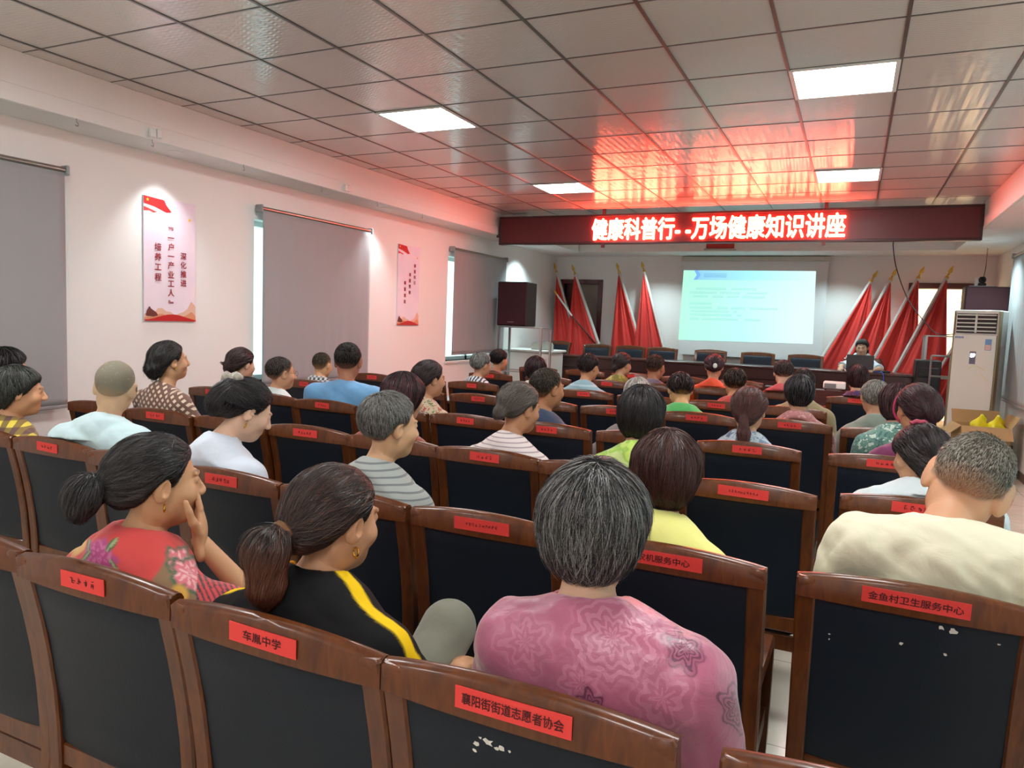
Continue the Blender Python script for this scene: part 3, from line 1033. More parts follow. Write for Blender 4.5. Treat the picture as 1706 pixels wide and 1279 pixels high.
# cardboard box with yellow bags
t = thing('cardboard_box', 'open brown cardboard box on the floor in front of air conditioner', 'box', (6.13, 7.3, 0), math.radians(6))
MC = mat('brown_cardboard', (182, 150, 104), .8, vary=.06)
BW, BD, BH = .26, .22, .60
bx = MB()
for lo, hi in (((-BW, -BD, 0), (BW, -BD + .008, BH)), ((-BW, BD - .008, 0), (BW, BD, BH)), ((-BW, -BD, 0), (-BW + .008, BD, BH)), ((BW - .008, -BD, 0), (BW, BD, BH)), ((-BW, -BD, 0), (BW, BD, .01))):
    bx.box(lo, hi)
bx.build('box_walls', MC, t, smooth=False)
for (lo, hi, M) in (((-BW, 0, 0), (BW, .006, .17), Matrix.Translation((0, BD, BH)) @ Matrix.Rotation(-.5, 4, 'X')),
                    ((-BW, -.006, 0), (BW, 0, .17), Matrix.Translation((0, -BD, BH)) @ Matrix.Rotation(2.5, 4, 'X')),
                    ((0, -BD, 0), (.006, BD, .15), Matrix.Translation((BW, 0, BH)) @ Matrix.Rotation(.5, 4, 'Y')),
                    ((-.006, -BD, 0), (0, BD, .15), Matrix.Translation((-BW, 0, BH)) @ Matrix.Rotation(-2.3, 4, 'Y'))):
    MB().box(lo, hi, 0, M).build('flap', MC, t, smooth=False)
for i, (x, y) in enumerate(((-.02, .0), (.15, .02))):
    tt_ = thing('plastic_bag', 'crumpled bright yellow plastic bag in the cardboard box, %s one' % ('left' if i == 0 else 'right'), 'bag', (6.13 + x, 7.3 + y, BH - .1), 0, 'yellow bags in the box')
    rings = []
    for k in range(9):
        q = k / 8
        r0 = [.05, .085, .1, .1, .085, .07, .05, .03, .012][k]
        rings.append([(r0 * (1 + .28 * math.sin(a * 3 + k + i) + .12 * math.sin(a * 7 + 2 * k)) * math.cos(a) + .02 * q, r0 * .8 * (1 + .2 * math.sin(a * 4 + k)) * math.sin(a), .22 * q + .012 * math.sin(a * 2)) for a in [2 * math.pi * j / 18 for j in range(18)]])
    MB().loft(rings).build('bag_body', mat('yellow_plastic', (236, 226, 30), .35), tt_, angle=60)

# ================================================================== chairs
def m_wood(name, c1, c2):
    m, g = newmat(name, .36, coat=.3, spec=.35)
    v_, x_, y_, z_ = g.xyz()
    mp = g.n('ShaderNodeMapping')
    mp.inputs['Scale'].default_value = (9, 9, 2.0)
    g.l(v_, mp.inputs[0])
    n = g.noise(mp.outputs[0], 4, 6, dist=1.0)
    g.l(g.ramp(n, [(.25, lin(c1)), (.75, lin(c2))]), g.b.inputs['Base Color'])
    return m


M_CHAIR = m_wood('varnished_red_brown_wood', (70, 32, 10), (108, 56, 18))
M_LEATHER = mat('dark_navy_leatherette', (17, 26, 38), .5, spec=.28, bump=.06, bump_scale=160)
M_TAG = mat('red_paper_tag', (226, 62, 58), .7)
M_TAGINK = mat('tag_ink', (74, 18, 20), .8)
M_FLAKE = mat('pale_peeled_backing', (206, 204, 196), .8)
CT = 1.045    # crest height


def back_y(z):
    """centre line of the rear post, leaning back towards the top"""
    pts_z = [0, .25, .45, .6, .8, 1.05]
    pts_y = [.03, .075, .095, .088, .06, .005]
    return float(np.interp(z, pts_z, pts_y))


def build_chair(label='chair', group=None):
    t = thing('conference_chair', label, 'chair', (0, 0, 0), 0, group)
    W = .268
    for s in (-1, 1):
        rings = []
        for z in (0, .12, .25, .38, .45, .55, .65, .75, .85, .93, .985, 1.014, 1.020):
            y = back_y(z)
            hw = .021 + .003 * min(1, z)
            hd = .02 + .006 * math.exp(-((z - .45) / .2) ** 2)
            c = .005
            if z > 1.0:
                k_ = .75 if z > 1.015 else .97
                hw *= k_
                hd *= k_
            x = s * (W - .025)
            rings.append([(x - hw + c, y - hd, z), (x + hw - c, y - hd, z), (x + hw, y - hd + c, z), (x + hw, y + hd - c, z), (x + hw - c, y + hd, z), (x - hw + c, y + hd, z), (x - hw, y + hd - c, z), (x - hw, y - hd + c, z)])
        MB().loft(rings).build('rear_leg', M_CHAIR, t, angle=40)
        rings = []
        for z in (0, .2, .44, .60, .635):
            hw = .016 + .006 * min(1, z / .44)
            y = .49 - .02 * (z < .1)
            x = s * (W - .025)
            rings.append([(x - hw, y - hw, z), (x + hw, y - hw, z), (x + hw, y + hw, z), (x - hw, y + hw, z)])
        MB().loft(rings).build('front_leg', M_CHAIR, t, smooth=False)
        pa = smooth_path([(s * (W - .025), .11, .66), (s * (W - .02), .28, .665), (s * (W - .022), .45, .645), (s * (W - .025), .52, .63)], 5)
        rings = []
        for p in pa:
            rings.append([(p[0] - .02, p[1], p[2] - .012), (p[0] + .02, p[1], p[2] - .012), (p[0] + .022, p[1], p[2]), (p[0] + .014, p[1], p[2] + .012), (p[0] - .014, p[1], p[2] + .012), (p[0] - .022, p[1], p[2])])
        MB().loft(rings).build('armrest', M_CHAIR, t, angle=50)
    # crest rail: arched top with a rounded nose
    rings = []
    n = 14
    for i in range(n + 1):
        u = -1 + 2 * i / n
        x = u * (W - .002 if abs(u) == 1 else W)
        top = 1.021 + (CT - 1.021) * (1 - abs(u) ** 2.0)
        bot = .966
        y0 = back_y(.99) - .012 * (1 - u * u)
        prof = [(-.02, bot), (.018, bot), (.018, top - .014), (.012, top - .004), (.002, top), (-.012, top - .003), (-.019, top - .012)]
        rings.append([(x, y0 + a + .0, b_) for a, b_ in prof])
    MB().loft(rings).build('crest_rail', M_CHAIR, t, angle=40)
    # upholstered panel, gently bowed
    rings = []
    for z in (.505, .52, .6, .7, .8, .9, .955, .968):
        y = back_y(z)
        e = .006 if z in (.505, .968) else 0.0
        ring = []
        nx = 8
        hw = W - .046
        for i in range(nx + 1):
            u = -1 + 2 * i / nx
            ring.append((u * hw, y - .014 - .012 * (1 - u * u) + e, z))
        for i in range(nx, -1, -1):
            u = -1 + 2 * i / nx
            ring.append((u * hw, y + .022 + .014 * (1 - u ** 4) - e, z))
        rings.append(ring)
    MB().loft(rings).build('back_panel', M_LEATHER, t, angle=60)
    MB().box((-W + .045, back_y(.47) - .017, .445), (W - .045, back_y(.47) + .017, .507), .005).build('lower_rail', M_CHAIR, t)
    f = MB()
    f.box((-W + .03, .10, .36), (W - .03, .12, .42))
    f.box((-W + .03, .475, .36), (W - .03, .5, .42))
    f.box((-W + .015, .1, .36), (-W + .04, .5, .42))
    f.box((W - .04, .1, .36), (W - .015, .5, .42))
    f.build('seat_frame', M_CHAIR, t, smooth=False)
    MB().box((-W + .05, .125, .40), (W - .05, .53, .468), .022).build('seat', M_LEATHER, t, angle=60)
    return t


PROTO = build_chair()
TAGW = {'default': .062}


def scribble(mb, w, n, rng):
    """n small illegible glyphs across width w"""
    s = w / n
    for i in range(n):
        cx = -w / 2 + s * (i + .5)
        h = min(.016, s * .95)
        for _ in range(5):
            if rng.random() < .5:
                a = cx + rng.uniform(-.4, .1) * s * .8
                z = rng.uniform(-.5, .5) * h
                mb.add([(a, 0, z), (a + s * rng.uniform(.25, .5), 0, z), (a + s * .4, 0, z + h * .13), (a, 0, z + h * .13)], [(0, 1, 2, 3)])
            else:
                a = cx + rng.uniform(-.4, .35) * s * .8
                z = rng.uniform(-.5, -.1) * h
                mb.add([(a, 0, z), (a + h * .13, 0, z), (a + h * .13, 0, z + h * rng.uniform(.4, .75)), (a, 0, z + h * .7)], [(0, 1, 2, 3)])


def place_chair(x, y, label, group='conference chairs in rows', text=None, tagw=.085, tagx=0.0, rz=0.0, zs=1.0, z=0.0, first=[True], twolines=False):
    if first[0]:
        t = PROTO
        first[0] = False
    else:
        t = copy_tree(PROTO)
        for ch in t.children:
            if ch.name.startswith('name_tag') or ch.name.startswith('worn'):
                raise RuntimeError
    t.location = (x, y, z)
    t.rotation_euler = (0, 0, rz)
    t.scale = (1, 1, zs)
    tag(t, label, 'chair', group)
    return t


CHAIRS = []
RY = {1: -1.92, 2: -1.0, 3: 0.0, 4: 1.02, 5: 2.17, 6: 3.15, 7: 4.42, 8: 5.82}
RYP = {1: [(2.5, -1.87), (3.11, -1.885), (3.67, -1.905), (4.2, -1.905)], 2: [(1.49, -.935), (2.57, -.975), (3.67, -.985), (4.25, -1.005), (4.84, -.995)],
       3: [(1.03, .0), (2.06, .045), (3.17, .015), (4.32, -.025), (4.91, .075)], 4: [(.27, 1.1), (1.39, 1.02), (3.07, 1.0), (4.2, 1.035), (4.85, 1.045)],
       5: [(.3, 2.1), (2, 2.165), (3.13, 2.145), (3.71, 2.205), (4.32, 2.255), (4.88, 2.195)], 6: [(.26, 3.15), (1.42, 3.135), (2.52, 3.2), (3.69, 3.14)],
       7: [(1.02, 4.33), (2.34, 4.44), (4.73, 4.61)], 8: [(2, 5.82), (3, 5.82)]}


def ry(row, x):
    return float(np.interp(x, [p[0] for p in RYP[row]], [p[1] for p in RYP[row]]))


RN = {1: 'nearest row', 2: 'second row', 3: 'third row', 4: 'fourth row', 5: 'fifth row', 6: 'sixth row', 7: 'seventh row', 8: 'frontmost row'}
# (row, x, label bits, tag text, tag width); text None = illegible
CL = [
    (1, 2.565, 'at left photo edge, only right post and panel showing', '', .08),
    (1, 3.11, 'behind the woman in red floral blouse', None, .075),
    (1, 3.67, 'behind the woman in black and yellow shirt, tag 车胤中学', '车胤中学', .085),
    (1, 4.205, 'peeled panel, long red tag, behind pink satin blouse', '襄阳街街道志愿者协会', .105),
    (1, 4.80, 'right of the aisle, only its crest corner showing', '', .08),
    (2, .94, 'left of the bald man, at the photo edge', '', .07),
    (2, 1.49, 'behind the bald man in pale blue shirt', None, .07),
    (2, 2.035, 'left of white collared shirt, partly hidden by black bun', '', .07),
    (2, 2.57, 'behind the woman in white collared shirt', None, .08),
    (2, 3.115, 'behind the grey striped T-shirt', '', .08),
    (2, 3.67, 'empty, left of the pink blouse woman, tag of tiny print', None, .095),
    (2, 4.24, 'behind the woman in pale yellow T-shirt, tag 农机服务中心', '农机服务中心', .105),
    (2, 4.845, 'behind the man in cream T-shirt, whole scuffed black panel showing', '金鱼村卫生服务中心', .115),
    (3, .47, 'beside the left wall behind the pale blue shirt', '', .07),
    (3, 1.01, 'behind the woman in brown checked blouse', None, .075),
    (3, 1.548, 'empty, between brown checked blouse and white collared shirt', '', .07),
    (3, 2.086, 'empty, right of the woman in white collared shirt', None, .08),
    (3, 2.625, 'behind the woman with dark red bob', '', .07),
    (3, 3.165, 'behind the woman in pale striped top', None, .075),
    (3, 3.705, 'left of the woman in leaf green top', '', .07),
    (3, 4.32, 'empty, right of the woman in yellow T-shirt, wide black panel', None, .095),
    (3, 4.93, 'behind the woman in white patterned top', None, .09),
    (4, .27, 'empty, by the left wall below the dark brown ponytail', None, .07),
    (4, .84, 'behind the man with glasses', '', .07),
    (4, 1.39, 'behind the man in blue polo shirt', None, .06),
    (4, 1.96, 'behind the woman in floral blouse with bun', '', .06),
    (4, 2.52, 'empty, right of the dark red bob', None, .06),
    (4, 3.07, 'behind the man in navy polo', None, .065),
    (4, 3.63, 'hidden partly by the leaf green top', '', .06),
    (4, 4.20, 'behind the woman with long ponytail in blue floral blouse', None, .075),
    (4, 4.86, 'behind the woman with red headband', None, .09),
    (5, .29, 'empty, left of the blue polo shirt', None, .05),
    (5, .86, 'empty, right of the blue polo shirt', '', .05),
    (5, 1.43, 'empty, between blue polo shirt and floral blouse', '', .05),
    (5, 2.0, 'empty, right of the floral blouse with bun', None, .06),
    (5, 2.56, 'beyond the man in navy polo', '', .06),
    (5, 3.13, 'behind the white haired woman', None, .06),
    (5, 3.71, 'behind the man in green T-shirt', None, .075),
    (5, 4.32, 'behind the woman in faded pink floral blouse', None, .075),
    (5, 4.9, 'in front of the red headband woman, behind teal blouse', None, .095),
    (6, .26, 'empty, by the white wall right of the blue polo', None, .06),
    (6, .84, 'empty, with a cloth bag on its back', '', .06),
    (6, 1.42, 'behind the grey haired man in black and white print shirt', None, .05),
    (6, 1.98, 'behind the person in white striped shirt', '', .05),
    (6, 2.52, 'behind the man in light blue striped shirt', None, .06),
    (6, 3.1, 'beyond the white haired woman', '', .06),
    (6, 3.69, 'behind the balding man in red shirt', None, .07),
    (6, 4.26, 'beyond the faded pink floral blouse', '', .06),
    (7, 1.0, 'behind the young person with dark short hair', None, .06),
    (7, 1.68, 'empty, left of the yellow green blouse', '', .06),
    (7, 2.34, 'behind the woman in yellow green blouse', None, .06),
    (7, 2.9, 'behind the man with cropped hair in purple grey shirt', '', .06),
    (7, 3.5, 'behind the woman in orange shirt', '', .06),
    (7, 4.1, 'behind the man in rose red shirt', '', .06),
    (7, 4.74, 'behind the woman in purple print top', None, .08),
    (8, .95, 'empty, before the steel loudspeaker stand', '', .06),
    (8, 1.6, 'empty, second from the left', '', .06),
    (8, 2.22, 'empty, third from the left', None, .05),
    (8, 2.85, 'empty, fourth from the left', '', .05),
    (8, 3.5, 'empty, fifth from the left', '', .05),
]
crng = random.Random(3)
TAGPENDING = []
for (r, x, d, tx, tw) in CL:
    lab = 'dark wood chair, %s, %s' % (RN[r], d)
    c = place_chair(x, ry(r, x), lab, 'conference chairs in rows')
    CHAIRS.append(c)
    if tx != '':
        TAGPENDING.append((c, tx, tw))
for c, tx, tw in TAGPENDING:
    yb = back_y(.99) - .0335
    M = crng.uniform(-.03, .03)
    ox = 0.0
    tg = MB().box((-tw, -.0008, -.0195), (tw, .0008, .0195)).build('name_tag', M_TAG, c, smooth=False)
    tg.location = (ox, yb, 1.004)
    tg.rotation_euler = (.02, M * .6, 0)
    if tx:
        text_obj('lettering', tx, .02, M_TAGINK, tg, (0, -.0014, 0), (H90, 0, 0), bold=.00035, width=min(tw * 1.75, .024 * len(tx)), height=.02)
    else:
        mb = MB()
        scribble(mb, tw * 1.2, 4 if tw < .08 else (10 if tw > .09 else 5), crng)
        o = mb.build('lettering', M_TAGINK, tg, smooth=False, fix=False)
        o.location = (0, -.0014, 0)


def flakes(chair, spots):
    pan = [ch for ch in chair.children if ch.name.startswith('back_panel')][0]
    for (x, z, s) in spots:
        n = 9
        y = back_y(z) - .0275 + .012 * (x / .216) ** 2
        pts_ = []
        for k in range(n):
            a = 2 * math.pi * k / n
            r = s * crng.uniform(.35, 1.0)
            pts_.append((x + r * math.cos(a), y, z + r * .7 * math.sin(a)))
        MB().add(pts_, [tuple(range(n))]).build('peeled_patch', M_FLAKE, pan, smooth=False, fix=False)


flakes(CHAIRS[3], [(-.075, .915, .008), (-.05, .925, .012), (-.035, .918, .006), (-.025, .922, .009), (-.078, .9, .006), (-.01, .921, .005), (.06, .86, .007), (-.065, .93, .004)])
flakes(CHAIRS[12], [(.06, .948, .01), (.085, .945, .014), (-.02, .885, .008), (.075, .88, .007), (-.18, .87, .004), (-.18, .855, .004), (.18, .93, .004)])

for i, x in enumerate((.51, 1.12, 1.69, 2.51, 3.27, 4.0, 4.82)):
    nm = ['first from the left', 'second from the left', 'third from the left', 'fourth, below left part of the screen', 'fifth, below the screen centre', 'sixth, left of the seated speaker', 'last, under the seated speaker']
    place_chair(x, 9.61, 'dark wood chair behind the stage desk, ' + nm[i], 'chairs behind the stage desk', z=ZST, rz=math.pi, zs=.9)
place_chair(-.2, -.42, 'dark wood chair by the left wall under the dark-haired person', 'spare chairs')
place_chair(-.1, 9.3, 'dark brown chair turned sideways behind the white lectern', 'spare chairs', z=ZST, rz=math.radians(160), zs=.93)

# rows of long narrow tables in front of the forward chairs
for i, (y, x0, x1, lab) in enumerate(((3.98, .0, 5.3, 'long brown conference table nearest the audience, behind the far heads'), (5.28, .3, 5.35, 'long brown conference table second from the stage, partly showing its top'), (6.62, .3, 5.2, 'long brown conference table closest to the stage'))):
    t = thing('conference_table', lab, 'table', ((x0 + x1) / 2, y, 0), 0, 'audience tables')
    h = (x1 - x0) / 2
    MB().box((-h, -.2, .725), (h, .2, .755), .006).build('table_top', mat('reddish_table_wood', (112, 66, 54), .3, coat=.5), t)
    MB().box((-h + .03, .12, .25), (h - .03, .14, .725), .004).build('modesty_panel', M_DESK, t)
    for x in (-h + .03, -h / 3, h / 3, h - .07):
        MB().box((x, -.17, 0), (x + .04, .17, .725), .004).build('leg', M_DESK, t)
    if i == 2:
        MB().box((h - 1.5, -.02, .755), (h - .3, .2, .935), .005).build('raised_ledge', M_DESK, t)
t = thing('projector', 'white projector on the front table, beaming at the screen', 'projector', (4.5, 6.72, .935))
MB().box((-.125, -.10, .02), (.125, .12, .105), .012).build('case', M_WHITEP, t)
MB().box((-.11, -.104, .035), (.02, -.098, .085)).build('vent_grille', mat('grey_vent', (120, 122, 124), .5), t, smooth=False)
MB().lathe([(.001, .11), (.04, .11), (.042, .14), (.034, .15), (.001, .15)], 18, (.06, 0, .065), 'y').build('lens_barrel', M_BLACK, t) if False else MB().tube([(.05, .1, .062), (.05, .145, .062)], .036, 18).build('lens_barrel', M_BLACK, t)
for sx in (-.1, .1):
    MB().tube([(sx, 0, 0), (sx, 0, .025)], .012, 10).build('foot', M_BLACK, t)
for i, (x, y) in enumerate(((4.32, 5.33), (3.95, 5.3))):
    t = thing('paper_cup', 'small white paper cup on the second table, %s one' % ('right' if i == 0 else 'left'), 'cup', (x, y, .755), 0, 'paper cups')
    MB().lathe([(.001, 0), (.026, 0), (.036, .085), (.033, .085), (.024, .006), (.001, .006)], 16).build('cup_body', M_WHITEP, t)
# cloth bag hung over a chair back
t = thing('cloth_bag', 'pale grey patterned cloth bag hung on an empty chair back', 'bag', (.87, RY[6] - .03, 1.05))
m, g = newmat('grey_patterned_cloth', .85)
v_, x_, y_, z_ = g.xyz()
g.l(g.ramp(g.noise(v_, 30, 3), [(.4, lin((176, 180, 164))), (.6, lin((206, 206, 196)))]), g.b.inputs['Base Color'])
rings = []
for k in range(11):
    q = k / 10
    w = .17 - .02 * math.cos(q * 6)
    rings.append([(x * w, dy + .006 * math.sin(x * 9 + q * 4), .03 - .26 * q + .03 * x * q) for x, dy in [(-1, -.01), (-.5, -.028), (0, -.032), (.5, -.028), (1, -.01), (.5, .0), (0, .002), (-.5, 0)]])
MB().loft(rings).build('bag_body', m, t, angle=60)
MB().tube(smooth_path([(-.1, -.02, .02), (-.06, .0, .05), (0, .02, .06), (.06, .0, .05), (.1, -.02, .02)], 5), .008, 6).build('strap', m, t)

# ================================================================== people
F32 = np.float32


class Field:
    """signed distance field built from blended primitives"""
    def __init__(self):
        self.ops = []

    def u(self, fn, lo, hi, k=.02):
        self.ops.append(('u', k, fn, np.array(lo, float), np.array(hi, float)))
        return self

    def s(self, fn, lo, hi, k=.008):
        self.ops.append(('s', k, fn, np.array(lo, float), np.array(hi, float)))
        return self

    def c(self, fn):
        self.ops.append(('c', 0, fn, None, None))
        return self

    @staticmethod
    def comb(mode, k, d, v):
        if mode == 'u':
            h = np.clip(.5 + .5 * (d - v) / k, 0, 1)
            return d * (1 - h) + v * h - k * h * (1 - h)
        if mode == 's':
            v = -v
            h = np.clip(.5 - .5 * (d - v) / k, 0, 1)
            return d * (1 - h) + v * h + k * h * (1 - h)
        return np.maximum(d, v)

    def at(self, P):
        d = np.full(len(P), 9.0)
        for m, k, fn, lo, hi in self.ops:
            d = self.comb(m, k, d, fn(P))
        return d

    def bounds(self, pad=.03):
        lo = np.min([o[3] for o in self.ops if o[0] == 'u'], 0) - pad
        hi = np.max([o[4] for o in self.ops if o[0] == 'u'], 0) + pad
        return lo, hi

    def mesh(self, h, lo=None, hi=None):
        l, q = self.bounds(2.5 * h)
        lo = l if lo is None else np.maximum(l, lo)
        hi = q if hi is None else np.minimum(q, hi)
        n = np.ceil((hi - lo) / h).astype(int) + 1
        ax = [(lo[i] + h * np.arange(n[i])).astype(F32) for i in range(3)]
        D = np.full(n, 9.0, F32)
        for m, k, fn, a, b in self.ops:
            if a is None:
                i0, i1 = np.zeros(3, int), n
            else:
                i0 = np.clip(np.floor((a - k - 3 * h - lo) / h).astype(int), 0, n)
                i1 = np.clip(np.ceil((b + k + 3 * h - lo) / h).astype(int) + 1, 0, n)
            if np.any(i1 <= i0):
                continue
            sl = tuple(slice(i0[i], i1[i]) for i in range(3))
            X, Y, Z = np.meshgrid(ax[0][sl[0]], ax[1][sl[1]], ax[2][sl[2]], indexing='ij')
            P = np.stack([X.ravel(), Y.ravel(), Z.ravel()], 1)
            D[sl] = self.comb(m, k, D[sl], fn(P).astype(F32).reshape(X.shape))
        return nets(D, lo, h)


def nets(D, lo, h):
    S = D < 0
    nx, ny, nz = D.shape
    cnt = np.zeros((nx - 1, ny - 1, nz - 1), np.int8)
    for dx in (0, 1):
        for dy in (0, 1):
            for dz in (0, 1):
                cnt += S[dx:nx - 1 + dx, dy:ny - 1 + dy, dz:nz - 1 + dz]
    act = (cnt > 0) & (cnt < 8)
    I = np.argwhere(act)
    if len(I) == 0:
        return np.zeros((0, 3)), np.zeros((0, 4), int)
    idx = -np.ones(act.shape, np.int64)
    idx[act] = np.arange(len(I))
    acc = np.zeros((len(I), 3))
    num = np.zeros(len(I))
    cs = [(a, b, c) for a in (0, 1) for b in (0, 1) for c in (0, 1)]
    val = {c: D[I[:, 0] + c[0], I[:, 1] + c[1], I[:, 2] + c[2]] for c in cs}
    for a in cs:
        for axn in range(3):
            if a[axn] == 0:
                b = list(a)
                b[axn] = 1
                va, vb = val[a], val[tuple(b)]
                msk = (va < 0) != (vb < 0)
                t = np.where(msk, va / np.where(va - vb == 0, 1, va - vb), 0)
                p = np.zeros((len(I), 3))
                p += np.array(a)
                p[:, axn] += t
                acc += p * msk[:, None]
                num += msk
    V = lo + h * (I + acc / num[:, None])
    Q = []
    for axn in range(3):
        o1, o2 = [(1, 2), (2, 0), (0, 1)][axn]
        sl0 = [slice(None)] * 3
        sl1 = [slice(None)] * 3
        sl0[axn] = slice(0, -1)
        sl1[axn] = slice(1, None)
        A, B = S[tuple(sl0)], S[tuple(sl1)]
        E = np.argwhere(A != B)
        ok = (E[:, o1] > 0) & (E[:, o2] > 0) & (E[:, o1] < D.shape[o1] - 1) & (E[:, o2] < D.shape[o2] - 1)
        E = E[ok]
        e1 = np.zeros(3, int)
        e1[o1] = 1
        e2 = np.zeros(3, int)
        e2[o2] = 1
        q = [E - e1 - e2, E - e2, E, E - e1]
        q = np.stack([idx[x[:, 0], x[:, 1], x[:, 2]] for x in q], 1)
        fl = S[tuple(E.T)]
        q[~fl] = q[~fl][:, ::-1]
        Q.append(q)
    Q = np.concatenate(Q)
    return V, Q[(Q >= 0).all(1)]


def join(parts):
    vs, qs, b = [], [], 0
    for v, q in parts:
        vs.append(v)
        qs.append(q + b)
        b += len(v)
    return np.concatenate(vs), np.concatenate(qs)


def np_mesh(name, V, Q, material, parent, col=None):
    me = bpy.data.meshes.new(name)
    me.vertices.add(len(V))
    me.vertices.foreach_set('co', np.asarray(V, F32).ravel())
    me.loops.add(len(Q) * 4)
    me.loops.foreach_set('vertex_index', np.asarray(Q, np.int32).ravel())
    me.polygons.add(len(Q))
    me.polygons.foreach_set('loop_start', np.arange(0, 4 * len(Q), 4, dtype=np.int32))
    me.polygons.foreach_set('use_smooth', np.ones(len(Q), bool))
    me.update(calc_edges=True)
    me.materials.append(material)
    if col is not None:
        a = me.color_attributes.new('col', 'FLOAT_COLOR', 'POINT')
        c4 = np.ones((len(V), 4), F32)
        c4[:, :np.shape(col)[1]] = col
        a.data.foreach_set('color', c4.ravel())
    o = bpy.data.objects.new(name, me)
    return link(o, parent)


# primitives -------------------------------------------------------
def ell(c, r, M=None):
    c, r = np.array(c, float), np.array(r, float)
    def f(P):
        q = P - c
        if M is not None:
            q = q @ M
        k0 = np.linalg.norm(q / r, axis=1)
        k1 = np.linalg.norm(q / (r * r), axis=1)
        return k0 * (k0 - 1) / np.maximum(k1, 1e-6)
    m = float(np.max(r))
    return f, c - (r if M is None else m), c + (r if M is None else m)


def rc(a, b, r1, r2, flat=1.0, flat_axis=1):
    a, b = np.array(a, float), np.array(b, float)
    sc = np.ones(3)
    sc[flat_axis] = flat
    ab = (b - a) / sc
    L2 = float(ab @ ab) or 1e-9
    def f(P):
        p = (P - a) / sc
        t = np.clip(p @ ab / L2, 0, 1)
        return (np.linalg.norm(p - t[:, None] * ab, axis=1) - (r1 + (r2 - r1) * t)) * min(1, flat)
    m = max(r1, r2) * max(1, flat)
    return f, np.minimum(a, b) - m, np.maximum(a, b) + m


def tube_flat(a, b, r1, r2):
    """cone with flat ends"""
    a, b = np.array(a, float), np.array(b, float)
    ab = b - a
    L = float(np.linalg.norm(ab))
    n = ab / L
    def f(P):
        p = P - a
        s = p @ n
        t = np.clip(s / L, 0, 1)
        rad = np.linalg.norm(p - s[:, None] * n, axis=1)
        d = rad - (r1 + (r2 - r1) * t)
        d = np.where(s < 0, np.linalg.norm(p, axis=1) - r1, d)
        return np.maximum(d, s - L)
    m = max(r1, r2) + .012
    return f, np.minimum(a, b) - m, np.maximum(a, b) + m


def off(prim, d, fn=None):
    f, lo, hi = prim
    if fn is None:
        return (lambda P: f(P) - d), lo - d, hi + d
    return (lambda P: f(P) - d - fn(P)), lo - d - .01, hi + d + .01


def inframe(prim, R, o, s=1.0):
    """primitive given in a local frame rotated by R (3x3), moved to o, scaled by s"""
    f, lo, hi = prim
    cs = np.array([(x, y, z) for x in (lo[0], hi[0]) for y in (lo[1], hi[1]) for z in (lo[2], hi[2])]) * s @ R.T + o
    return (lambda P: f(((P - o) @ R) / s) * s), cs.min(0), cs.max(0)


def rot(yaw=0, pitch=0, roll=0):
    """yaw left +, pitch down +, roll towards right shoulder + (degrees)"""
    return np.array(Matrix.Rotation(math.radians(yaw), 3, 'Z') @ Matrix.Rotation(-math.radians(pitch), 3, 'X') @ Matrix.Rotation(math.radians(roll), 3, 'Y'))


def snoise(P, f, seed=0.0):
    x, y, z = P[:, 0] * f + seed, P[:, 1] * f + seed * 1.7, P[:, 2] * f - seed
    return (np.sin(x * 1.0 + 1.7 * np.sin(y * 1.3 + z * .7)) + np.sin(y * 1.1 + 1.5 * np.sin(z * 1.2 + x * .8)) + np.sin(z * .9 + 1.6 * np.sin(x * 1.4 - y * .6))) / 3


# head -------------------------------------------------------------
CRAN = ((0, -.016, .034), (.0755, .096, .086))


def head_ops(fine, ear=1.0):
    o = []
    o.append(('u', .02, ell(*CRAN)))
    o.append(('u', .03, ell((0, .03, -.025), (.064, .068, .085))))
    o.append(('u', .025, ell((0, .055, -.082), (.036, .038, .032))))
    for s in (-1, 1):
        o.append(('u', .03, ell((s * .047, .0, -.055), (.018, .04, .035))))
        o.append(('u', .02, ell((s * .04, .062, -.026), (.026, .026, .026))))
        e = np.array(Matrix.Rotation(s * -.45, 3, 'Z') @ Matrix.Rotation(-.15, 3, 'X'))
        o.append(('u', .006, ell((s * .080, -.006, -.006), (.010 * ear, .021 * ear, .034 * ear), e)))
        if fine:
            o.append(('s', .006, ell((s * .088, .002, -.002), (.005, .010, .019), e)))
            o.append(('s', .01, ell((s * .031, .107, .010), (.017, .016, .011))))
            o.append(('u', .008, rc((s * .012, .094, .026), (s * .045, .082, .028), .008, .006)))
            o.append(('u', .006, ell((s * .031, .083, .010), (.016, .0125, .011))))
            o.append(('u', .006, ell((s * .012, .106, -.030), (.009, .010, .008))))
    o.append(('u', .012, rc((0, .093, .012), (0, .113, -.024), .008, .012)))
    if fine:
        o.append(('u', .005, rc((-.02, .091, -.054), (.02, .091, -.054), .0055, .0055)))
        o.append(('u', .005, rc((-.016, .091, -.063), (.016, .091, -.063), .0065, .0065)))
        o.append(('s', .003, rc((-.022, .101, -.0585), (.022, .101, -.0585), .002, .002)))
    o.append(('u', .025, rc((0, .0, -.06), (0, -.03, -.14), .05, .05)))
    return o


